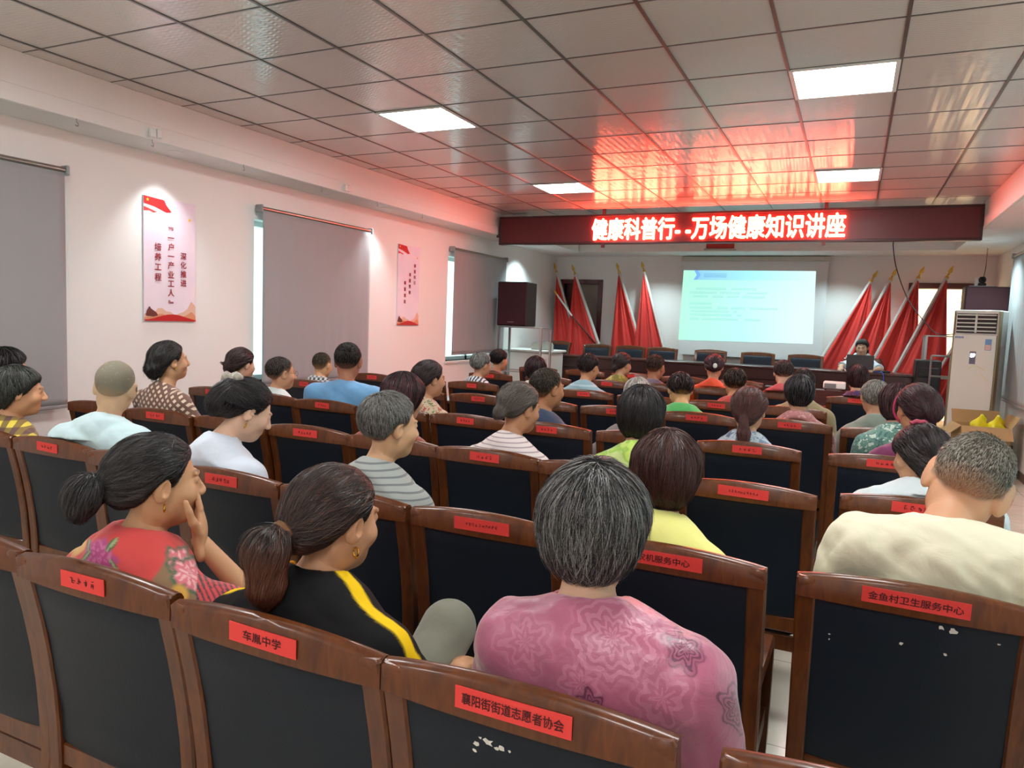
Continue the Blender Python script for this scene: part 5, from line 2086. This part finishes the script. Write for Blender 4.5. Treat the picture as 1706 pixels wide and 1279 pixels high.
def paint_red(V, c):
    x = (V[:, 0] + 1.3 * V[:, 1]) / 1.64
    y = V[:, 1]
    z = .88 * V[:, 2] + .47 * V[:, 1]
    n = snoise(V, 60, 3.0)
    n2 = snoise(V, 25, 8.0)
    col = np.tile(np.array(lin((210, 66, 66))), (len(V), 1))
    zt = c['sz']
    col = blend(col, sstep(np.hypot(x + .20, (z - .85) * .8) - .036 - .008 * n), (226, 180, 104))
    def peony(cx, cz, R, c1, c2, outline=None):
        nonlocal col
        dx, dz = x - cx, z - cz
        r = np.hypot(dx, dz)
        a = np.arctan2(dz, dx)
        R2 = R * (1 + .16 * np.sin(a * 5 + 1) + .08 * np.sin(a * 11))
        if outline:
            col = blend(col, sstep(r - R2 * 1.28), outline)
        col = blend(col, sstep(r - R2), c1)
        rings = np.sin(r * 230 + 2.2 * np.sin(a * 6) + 1.5 * n)
        col = blend(col, sstep(r - R2 * .95) * (rings > .35) * .8, c2)
    def leaf(cx, cz, L, ang, c1=(44, 96, 66), c2=(150, 170, 120)):
        nonlocal col
        u = (x - cx) * math.cos(ang) + (z - cz) * math.sin(ang)
        w = -(x - cx) * math.sin(ang) + (z - cz) * math.cos(ang)
        prof = .32 * L * np.sqrt(np.clip(1 - (u / L) ** 2, 0, 1))
        m = sstep(np.abs(w) - prof, .002) * (np.abs(u) < L)
        col = blend(col, m, c1)
        col = blend(col, m * (np.abs(w) < .0025), c2)
    peony(-.118, .822, .040, (176, 62, 124), (206, 110, 160))
    leaf(-.150, .838, .017, 1.9)
    leaf(-.090, .858, .022, 1.0)
    leaf(-.152, .815, .018, .9)
    leaf(-.082, .815, .016, 2.4)
    edge = .012 + .03 * (z - .82) / .06
    m = sstep(edge - x + .006 * n2, .003) * sstep(z - .872 - .2 * (x - .03), .003)
    col = blend(col, m, (136, 108, 78))
    for cx, cz, R in ((.066, .868, .026), (.085, .845, .03)):
        keep = col.copy()
        peony(cx, cz, R, (220, 116, 130), (242, 196, 200), (40, 100, 72))
        col = np.where((x > .0)[:, None], col, keep)
    col = blend(col, sstep(np.hypot(x - .07, (z - .80)) - .018), (216, 168, 70))
    cu = x > .105
    st = np.sin((z * .6 + x) * 420)
    col = blend(col, cu * (st > .2), (62, 44, 50))
    col = blend(col, cu * (st <= .2), (212, 66, 76))
    return col


def paint_black(V, c):
    col = np.tile(np.array(lin((16, 16, 19))), (len(V), 1))
    for s in (-1, 1):
        A, E, N = c['SH'][s], c['EL'][s], c['N']
        ax_ = s * V[:, 0]
        t = np.clip((A[2] + .02 - V[:, 2]) / (A[2] - E[2]), 0, 1)
        yl = np.interp(ax_, [abs(N[0]) + .06, abs(A[0])], [N[1] + .008, A[1] + .004]) + t * (E[1] - A[1])
        axis = abs(A[0]) + t * (abs(E[0]) - abs(A[0]))
        top = ((V[:, 2] > A[2] + .015) & (ax_ > .055)) | ((ax_ > axis + .015) & (V[:, 2] <= A[2] + .015))
        col = blend(col, sstep(np.abs(V[:, 1] - yl) - .019, .003) * top, (242, 202, 16))
    return col


M_VWHITE = mat('white_print_jersey', (222, 232, 236), .8, vcol=True, bump=.1, bump_scale=26)


def paint_marks(V, c):
    col = np.tile(np.array(lin((216, 228, 234))), (len(V), 1))
    u = V[:, 0]
    w = .88 * V[:, 2] + .47 * V[:, 1]
    w0 = .88 * c['sz'] + .47 * c['SH'][1][1]
    for cx, cz, s in ((-.15, .005, .012), (-.095, -.03, .024), (-.03, .02, .010), (.02, -.01, .022), (.08, .02, .012), (-.02, -.05, .012), (.12, -.03, .022)):
        du = (u - cx) / s
        dw = (w - w0 - cz) / s
        col = blend(col, sstep(np.abs(dw - (.45 * du * du - .2)) - .16 * (1.2 - du) * .6, .12) * (np.abs(du) < 1), (58, 62, 70))
    return col


# --- nearest row
_, c = person('woman with short grey hair in a pink satin patterned blouse, seen from behind', 1, (990, 878), 'short', (31, 31, 33), m_pink(), near=0,
              hair_col2=(150, 150, 150), grey=.36, drop=-.05, hyaw=6, hpitch=6, bw=1.1, shw=.166, sleeve=1.35, collar=.07, neck_r=.066, loose=.015, sx=-.04, tsway=.0, hs=.99, fold=.004, hair_t=.95, strands=1.4, spread=.005, fuzz=.28, trousers=(60, 50, 60))
_, c = person('woman with brown-tipped ponytail in a black T-shirt with yellow shoulder stripes', 1, (558, 866), 'pulled', (36, 27, 26), M_VBLACK, near=0,
              hair_col2=(104, 72, 60), grey=.3, hyaw=-14, hpitch=8, byaw=5, drop=-.015, shw=.185, sleeve=.86, loose=.018, paint=paint_black, tie=(0, -.125, -.022), tips=(104, 60, 44), tips_z=-.03, hair_t=1.15, strands=1.3,
              hair_extra=[EL_((0, -.085, -.01), (.06, .05, .06), .03), RC_((0, -.125, -.022), (0, -.165, -.055), .022, .044, .012), RC_((0, -.165, -.055), (0, -.150, -.135), .046, .034, .02), RC_((0, -.150, -.135), (0, -.135, -.175), .034, .01, .02)],
              trousers=(122, 122, 108), crossed=1, knee={1: (.13, .40, .775), -1: (-.10, .43, .50)}, foot={1: (-.06, .52, .36), -1: (-.11, .40, .075)}, elbow={1: (.25, .06, .70)}, wrist={1: (.22, .30, .73)}, bw=1.02, skin=(196, 146, 112))
ring_part(c, 'hair_tie', (0, -.128, -.024), .026, .009, mat('brown_hair_tie', (122, 84, 54), .8), (0, -.8, -.6))
ring_part(c, 'earring', (.083, .002, -.056), .011, .0022, M_EARRING, (.2, 1, 0))
head_part(c, 'hair_clip', [rc((.072, .0, .03), (.074, -.03, .005), .004, .004)], M_BLACK, .0025)
_, c = person('woman with a black low bun in a red floral blouse, hand raised to her mouth', 1, (262, 803), 'pulled', BLACKH, M_VSHIRT, near=0,
              hair_col2=(86, 84, 88), grey=.25, hyaw=-26, hpitch=4, byaw=-6, sleeve=.95, loose=.02, paint=paint_red, tie=(0, -.118, .0), hair_t=1.25, neck_r=.066, strands=1.2, bw=1.12,
              hair_extra=[EL_((0, -.08, .0), (.062, .05, .065), .03), RC_((0, -.118, .004), (0, -.150, -.012), .024, .036, .014), EL_((0, -.168, -.032), (.046, .042, .055), .02)],
              elbow={1: (.23, .20, .78)}, face_hand=1, curl={1: .6}, skin=(204, 156, 118))
ring_part(c, 'earring', (.085, .0, -.05), .009, .0026, M_EARRING, (.2, 1, 0))
# --- second row
_, c = person('man with cropped greying hair in a plain cream T-shirt, head bowed sideways', 2, (1612, 806), 'buzz', (104, 98, 88), fabric('cream_jersey', (226, 222, 196), weave=.05), near=0,
              hair_col2=(168, 162, 150), grey=.6, drop=-.07, hyaw=-4, hpitch=30, hroll=19, hs=1.12, bw=1.15, shw=.188, sleeve=.9, loose=.02, scalp=.6, ear=1.4, strands=1.2, spread=.004, dy=.06, fold=.005, crown=(.01, -.04, .125), skin=(206, 154, 120), trousers=(60, 60, 64), sx=.02)
_, c = person('woman with dark brown bobbed hair in a pale yellow T-shirt and pearl necklace', 2, (1113, 786), 'bob', (48, 27, 25), fabric('pale_yellow_jersey', (236, 234, 140), weave=.05), near=1,
              hair_col2=(92, 56, 48), grey=.35, hyaw=-10, hpitch=8, sleeve=.8, loose=.016, hair_t=1.0, strands=1.5, neck_r=.066, skin=(206, 160, 126))
bm_ = MB()
for i in range(26):
    a = 2 * math.pi * i / 26
    q = c['N'] + np.array((.068 * math.cos(a), .012 + .066 * math.sin(a), -.012 - .025 * math.sin(a)))
    bm_.lathe([(.0005, -.005), (.0035, -.0035), (.005, 0), (.0035, .0035), (.0005, .005)], 8, tuple(q))
bm_.build('pearl_necklace', mat('pearl', (236, 230, 214), .25), c['t'])
_, c = person('person with short grey hair in a grey and white striped T-shirt', 2, (650, 710), 'man', (70, 70, 68), fabric('grey_white_stripes', (160, 166, 164), 'stripes', (112, 118, 120), scale=46), near=1,
              hair_col2=(150, 150, 148), grey=.5, hyaw=-28, hpitch=6, hair_t=1.3, sleeve=.9, loose=.02, neck_r=.07, skin=(206, 164, 128), strands=1.6, spread=.004, crown=(0, -.07, .12), bw=1.05)
_, c = person('woman with black updo and grey scrunchie in a white collared shirt, looking down', 2, (410, 684), 'pulled', (24, 22, 25), fabric('white_shirt_cotton', (216, 228, 244), weave=.04), near=1,
              hair_col2=(70, 66, 72), grey=.2, hyaw=-30, hpitch=26, sleeve=.85, collar=.075, loose=.018, tie=(0, -.10, .05), hair_t=1.5, skin=(222, 184, 158), neck_r=.06, strands=1.3,
              hair_extra=[EL_((0, -.085, .02), (.066, .058, .075), .03), EL_((0, -.115, -.01), (.05, .04, .055), .03)])
head_part(c, 'scrunchie', [off(ell((.0, -.095, .105), (.042, .026, .022)), 0, lambda P: .004 * snoise(P, 130, 2)), off(ell((-.035, -.12, .09), (.026, .022, .026)), 0, lambda P: .004 * snoise(P, 130, 5)), ell((.03, -.09, .112), (.016, .014, .012))], mat('grey_scrunchie_satin', (164, 160, 150), .4), .003)
ring_part(c, 'earring', (.082, .0, -.055), .012, .0018, M_EARRING, (.2, 1, 0))
_, c = person('woman with short black hair in a yellow and brown plaid shirt at the left edge', 2, (32, 652), 'fem', (44, 46, 44), fabric('yellow_plaid', (220, 200, 70), 'check', (132, 108, 50), (96, 66, 60), scale=17), near=1,
              hair_col2=(96, 100, 96), grey=.35, hyaw=-30, hpitch=6, sleeve=.9, skin=(212, 160, 122), hair_t=.9, bw=1.05)
_, c = person('bald elderly man in a pale blue collared shirt', 2, (192, 646), 'bald', (176, 170, 150), fabric('pale_blue_shirt_cotton', (192, 220, 226), weave=.04), near=1,
              hair_col2=(206, 202, 190), grey=.6, scalp=.12, drop=-.025, hyaw=34, byaw=16, hpitch=10, hroll=6, sleeve=1.0, collar=.065, loose=.022, skin=(206, 174, 140), neck_r=.06, strands=.02, ear=1.15, bw=1.08, fold=.006)
# --- third row
_, c = person('woman with black hair twisted up in a plain white top with small dark prints', 3, (1532, 762), 'pulled', (30, 24, 26), M_VWHITE, near=0, paint=paint_marks, strands=.5, drop=-.065, bw=1.12, shw=.185,
              hair_col2=(80, 62, 66), grey=.25, hyaw=26, hpitch=12, sleeve=.85, tie=(0, -.125, -.05), hair_t=1.7, skin=(212, 164, 132),
              hair_extra=[EL_((0, -.07, -.005), (.07, .06, .08), .03), EL_((0, -.105, -.06), (.05, .045, .055), .03)])
head_part(c, 'pink_hair_tie', [off(ell((-.01, -.02, .135), (.034, .022, .012)), 0, lambda P: .004 * snoise(P, 140, 3))], mat('pink_hair_tie', (170, 60, 84), .6), .003)
_, c = person('woman with curly black bun in a brown and cream checked blouse', 3, (283, 602), 'pulled', BLACKH, fabric('brown_cream_check', (118, 84, 72), 'dots', (226, 206, 184), scale=21), near=1,
              hair_col2=(84, 84, 84), grey=.3, drop=-.02, hyaw=-18, hpitch=-4, sleeve=.9, hair_t=1.4, lump=.0025, tie=(0, -.1, -.04), skin=(206, 160, 124), byaw=-6,
              hair_extra=[(off(ell((0, -.095, -.035), (.065, .055, .062)), 0, lambda P: .007 * snoise(P, 110, 1)), .02)], elbow={1: (.27, .12, .68)}, bw=1.08)
ring_part(c, 'earring', (.085, .0, -.04), .004, .003, M_EARRING, (1, 0, 0))
_, c = person('woman with straight dark red bob in a rust brown blouse', 3, (674, 662), 'bob', (38, 26, 30), fabric('rust_blouse_cloth', (142, 66, 52), 'blotch', (158, 74, 60), (128, 58, 46), scale=18), near=1,
              hair_col2=(110, 44, 60), grey=.3, hyaw=-24, hpitch=14, hair_t=.95, sleeve=.9, skin=(212, 170, 140), bw=1.02, strands=1.2)
_, c = person('woman with grey brown hair and tiny bun in a pale pinstriped top', 3, (866, 680), 'pulled', (66, 58, 54), fabric('pale_pinstripes', (226, 214, 214), 'stripes', (170, 150, 158), scale=52), near=1,
              hair_col2=(128, 120, 114), grey=.5, hyaw=-28, hpitch=10, hair_t=1.3, tie=(0, -.125, -.045), sleeve=.9, skin=(190, 136, 104), strands=1.3,
              hair_extra=[EL_((0, -.118, -.035), (.034, .028, .034), .02)])
_, c = person('woman with black chin-length hair in a bright leaf green patterned top', 3, (1070, 690), 'bob', (26, 22, 24), fabric('leaf_green_print', (196, 222, 110), 'blotch', (150, 196, 70), (196, 214, 140), scale=15), near=1,
              hair_col2=(70, 62, 66), grey=.25, hyaw=-6, hpitch=8, hair_t=.95, sleeve=.3, skin=(206, 162, 130), strands=1.2, neck_r=.066)
person('person by the left wall, only dark hair showing above the plaid shirt woman', 3, (14, 612), 'short', (34, 32, 33), fabric('dark_grey_cloth', (70, 70, 76)), near=2, hy=-.1, hair_t=.8, bw=.85, shw=.15)
# --- fourth row
_, c = person('woman with dark brown hair tucked up, seen only as a head against the wall', 4, (403, 607), 'pulled', (52, 36, 36), fabric('dusty_brown_cloth', (120, 96, 90)), near=2, hyaw=-10, hair_t=1.5, tie=(0, -.12, -.02),
              hair_extra=[EL_((0, -.1, -.03), (.05, .045, .05), .03), RC_((0, -.12, -.02), (-.03, -.165, .0), .018, .006, .01)], hair_col2=(90, 66, 64))
_, c = person('man with thin glasses and short dark hair in a white T-shirt', 4, (468, 622), 'crop', (50, 44, 40), fabric('white_jersey', (222, 232, 232)), near=1, hyaw=-24, hpitch=4, sleeve=.8, hair_col2=(98, 86, 72), hs=1.02, skin=(204, 152, 118), scalp=.65)
gl_ = MB()
for s in (-1, 1):
    ctr = np.array((s * .034, .108, .008))
    for i in range(16):
        a0, a1 = 2 * math.pi * i / 16, 2 * math.pi * (i + 1) / 16
        P_ = [c['HC'] + c['HR'] @ ((ctr + np.array((.024 * math.cos(a), 0, .018 * math.sin(a)))) * c['hs']) for a in (a0, a1)]
        gl_.tube(P_, .0014, 5)
    P_ = [c['HC'] + c['HR'] @ (np.array(q) * c['hs']) for q in ((s * .058, .106, .012), (s * .078, .06, .012), (s * .083, .0, .012))]
    gl_.tube(P_, .0016, 5)
gl_.build('glasses', mat('thin_metal_glasses', (150, 140, 130), .3, metal=.8), c['t'])
person('heavy-set man with short black hair in a bright blue polo shirt', 4, (580, 602), 'crop', (34, 30, 28), fabric('sky_blue_polo', (112, 168, 216), weave=.05), near=1, hyaw=24, byaw=14, hpitch=4, hs=1.1, bw=1.3, shw=.20, drop=-.05, sleeve=.8, collar=.055, hair_col2=(70, 62, 54), skin=(176, 116, 88), ear=1.15, scalp=.7, hair_t=1.2)
person('woman with black low roll of hair in a floral blouse', 4, (716, 632), 'pulled', (34, 28, 30), fabric('red_green_floral', (206, 190, 160), 'floral', (186, 80, 70), (110, 120, 80), scale=34), near=1, hyaw=-30, hpitch=4, hair_t=1.6, tie=(0, -.11, -.05), sleeve=.8, skin=(204, 150, 118), hair_col2=(84, 66, 66),
       hair_extra=[EL_((0, -.095, -.045), (.055, .042, .05), .03)])
person('man with flat-top crew cut in a navy blue polo shirt', 4, (912, 648), 'crop', (44, 38, 34), fabric('navy_polo', (48, 62, 92)), near=1, hyaw=-30, hpitch=2, hs=1.06, bw=1.1, collar=.055, sleeve=.8, hair_col2=(104, 92, 66), skin=(184, 128, 92), scalp=.55, hair_t=1.2)
person('woman with long brown ponytail in a blue and white floral blouse', 4, (1248, 683), 'pulled', (66, 36, 34), fabric('blue_white_floral', (92, 116, 150), 'blotch', (206, 218, 226), (120, 146, 174), scale=26), near=1, hyaw=-4, hpitch=8, hair_t=1.7, tie=(0, -.12, -.05), sleeve=.7, hair_col2=(120, 66, 60), neck_r=.064, strands=1.2, skin=(206, 156, 124),
       hair_extra=[EL_((0, -.06, -.01), (.07, .06, .085), .03), RC_((0, -.115, -.05), (.01, -.135, -.13), .026, .03, .015), RC_((.01, -.135, -.13), (.012, -.13, -.245), .032, .024, .015)])
_, c = person('woman with dark swept-up hair and pink headband in a purple top', 4, (1527, 682), 'pulled', (44, 24, 30), fabric('magenta_purple_jersey', (122, 40, 88)), near=1, hyaw=22, hpitch=8, hair_t=1.8, tie=(0, -.13, -.02), sleeve=.8, hair_col2=(90, 44, 58), skin=(206, 150, 116),
              hair_extra=[EL_((0, -.07, .0), (.074, .06, .08), .03), EL_((.02, -.125, -.01), (.05, .042, .055), .02)])
ring_part(c, 'headband', (0, .022, .018), .105, .006, mat('pink_headband', (200, 70, 110), .5), (0, 1, .35), .98, 32)
# --- fifth row
person('young person with close-cropped hair in a black and white patterned shirt', 5, (537, 608), 'buzz', (70, 62, 50), fabric('black_white_pattern', (60, 62, 66), 'check', (190, 194, 196), (110, 112, 116), scale=22), hyaw=0, hs=.96, skin=(204, 156, 116), hair_col2=(110, 98, 76), scalp=.7)
person('white-haired woman in a faded red shirt, her head half hidden', 5, (1063, 657), 'short', (166, 160, 154), fabric('faded_red_cloth', (168, 84, 78)), hyaw=-4, hair_col2=(214, 210, 204), grey=.5, hair_t=.8)
person('man with dark hair bowed forward in a plain green T-shirt', 5, (1133, 650), 'man', (38, 28, 30), fabric('green_jersey', (78, 168, 90)), hyaw=24, hpitch=28, hair_t=1.8, bw=1.2, shw=.185, sleeve=.8, skin=(198, 152, 104), hair_col2=(80, 54, 54))
person('woman with thinning black hair in a faded pink floral blouse', 5, (1331, 655), 'short', (26, 24, 28), fabric('faded_pink_floral', (166, 106, 104), 'floral', (196, 150, 144), (136, 82, 84), scale=30), hyaw=10, hpitch=8, hair_t=.8, hair_col2=(96, 90, 96), skin=(200, 150, 118), sleeve=.8)
person('elderly person with short grey hair beside the dark-haired woman in teal', 5, (1457, 663), 'man', (120, 118, 112), fabric('grey_green_cloth', (120, 130, 120)), hyaw=14, hair_t=1.5, hair_col2=(170, 168, 160), grey=.55, skin=(200, 150, 120), hy=2.75)
person('woman with dark brown short hair in a teal floral blouse', 5, (1492, 672), 'bob', (54, 32, 36), fabric('teal_floral', (96, 140, 128), 'floral', (190, 206, 196), (70, 104, 100), scale=34), hyaw=12, hair_t=.85, hair_col2=(92, 60, 64), sleeve=.7, hy=2.25)
person('person in a grey T-shirt with pink print, head hidden by the leaf green woman', 5, (1052, 690), 'man', (60, 56, 56), fabric('grey_print_jersey', (128, 118, 118)), hy=1.45, hyaw=0, hpitch=20, hair_t=1.0, bw=1.05, sleeve=.8)
# --- sixth row
person('elderly man with silver hair in a black and white streaked shirt', 6, (802, 608), 'man', (112, 114, 110), fabric('black_white_streaks', (216, 220, 226), 'vstripes', (50, 54, 68), scale=34), hyaw=-28, hair_t=1.4, hair_col2=(160, 162, 158), grey=.5, sleeve=.8, skin=(196, 146, 116))
person('person with curly dark hair in a cream shirt with black stripes', 6, (893, 616), 'short', (46, 32, 36), fabric('cream_black_stripes', (222, 220, 206), 'stripes', (70, 70, 70), scale=26), hyaw=0, hair_t=.8, lump=.004, hair_col2=(80, 58, 62), sleeve=.8)
person('man with neat dark hair in a light blue striped polo shirt', 6, (981, 612), 'man', (44, 34, 36), fabric('light_blue_stripes', (142, 178, 192), 'stripes', (180, 206, 214), scale=16), hyaw=-22, hair_t=1.5, sleeve=.8, bw=1.1, collar=.03, hair_col2=(74, 56, 56), skin=(196, 140, 104))
person('man with thinning crown in a plain red shirt', 6, (1224, 638), 'man', (40, 30, 28), fabric('plain_red_jersey', (186, 62, 54)), hyaw=10, hpitch=14, hair_t=1.6, bw=1.15, sleeve=.8, hair_col2=(112, 90, 56), grey=.3, skin=(190, 134, 98))
person('person in a faded olive shirt, mostly hidden by a dark-haired woman', 6, (1338, 640), 'man', (44, 36, 34), fabric('faded_olive_cloth', (142, 128, 92)), hyaw=5, hpitch=20, hair_t=1.2, bw=1.15, sleeve=.8)
# --- rows at the tables
person('young person with black hair and bare neck at the left end of the far tables', 7, (832, 600), 'man', (32, 26, 28), fabric('dark_brown_cloth', (84, 60, 54)), hyaw=-25, hair_t=1.8, neck_r=.085, hem=.46, drop=.05, skin=(196, 146, 112))
person('woman with a small nape bun in a yellow-green patterned blouse', 7, (1037, 607), 'pulled', (44, 34, 36), fabric('yellow_green_print', (164, 150, 64), 'blotch', (120, 116, 50), (190, 176, 96), scale=18), hyaw=-28, hair_t=1.5, tie=(0, -.12, -.05), sleeve=.8, hair_col2=(84, 66, 66), skin=(204, 158, 126), hair_extra=[EL_((0, -.11, -.05), (.034, .03, .04), .02)])
person('man with very short dark hair in a purple-grey shirt', 7, (1092, 612), 'crop', (66, 48, 42), fabric('purple_grey_panels', (104, 92, 112), 'vstripes', (86, 76, 92), scale=9), hyaw=-14, hs=1.12, bw=1.15, sleeve=.8, hair_col2=(96, 76, 62), skin=(172, 116, 88), scalp=.7)
_, c = person('woman in a bright orange shirt with a white clip in her bun', 7, (1190, 611), 'pulled', (42, 26, 32), fabric('bright_orange_cloth', (222, 78, 40)), hyaw=4, hair_t=1.8, tie=(0, -.12, .0), collar=.03, hair_col2=(84, 44, 58), skin=(196, 140, 108), hair_extra=[EL_((0, -.1, -.01), (.05, .04, .05), .02)])
head_part(c, 'hair_clip', [ell((.02, -.142, .0), (.022, .012, .026))], M_WHITEP, .004)
person('man with greying dark hair bent forward in a rose red shirt', 7, (1305, 622), 'man', (54, 44, 44), fabric('rose_red_cloth', (196, 78, 84)), hyaw=6, hpitch=22, hair_t=1.6, bw=1.15, sleeve=.8, hair_col2=(104, 90, 88))
person('woman with dark purple-black hair in a purple print top near the stage', 7, (1428, 630), 'short', (44, 24, 30), fabric('purple_print_cloth', (88, 56, 96), 'floral', (196, 92, 84), (72, 60, 130), scale=24), hyaw=4, hair_t=.7, hair_col2=(88, 48, 58), sleeve=.8)
# --- the speaker on the stage
_, c = person('seated speaker with dark hair tied back in a white print shirt, facing the audience', 7, (1436, 579), 'pulled', (40, 34, 34), fabric('white_floral_print', (206, 220, 230), 'floral', (150, 170, 186), (226, 232, 236), scale=40), near=1, fine=True, hy=9.22, z0=ZST, byaw=180, hyaw=172, hpitch=10, hair_t=1.1,
              hair_extra=[RC_((.06, -.06, -.05), (.075, -.02, -.16), .03, .02, .02), RC_((-.06, -.06, -.05), (-.075, -.02, -.16), .03, .02, .02)], skin=(206, 164, 136), sleeve=.85,
              elbow={1: (.27, .16, .80), -1: (-.25, .12, .79)}, wrist={1: (.27, .42, .785), -1: (-.15, .40, .785)}, hand={1: ((.1, 1, -.1), (0, 0, -1)), -1: ((.3, 1, -.1), (0, 0, -1))}, curl={1: .5, -1: .5})
t = thing('computer_mouse', 'small dark computer mouse under the hand of the seated speaker', 'mouse', (c['t'].location[0] - .26, c['t'].location[1] - .50, DZ))
MB().loft([[(math.cos(a) * r, math.sin(a) * r * 1.6, z) for a in [2 * math.pi * i / 14 for i in range(14)]] for r, z in ((.026, 0), (.03, .008), (.026, .02), (.012, .027))]).build('mouse_body', M_BLACK, t)
bpy.context.view_layer.update()
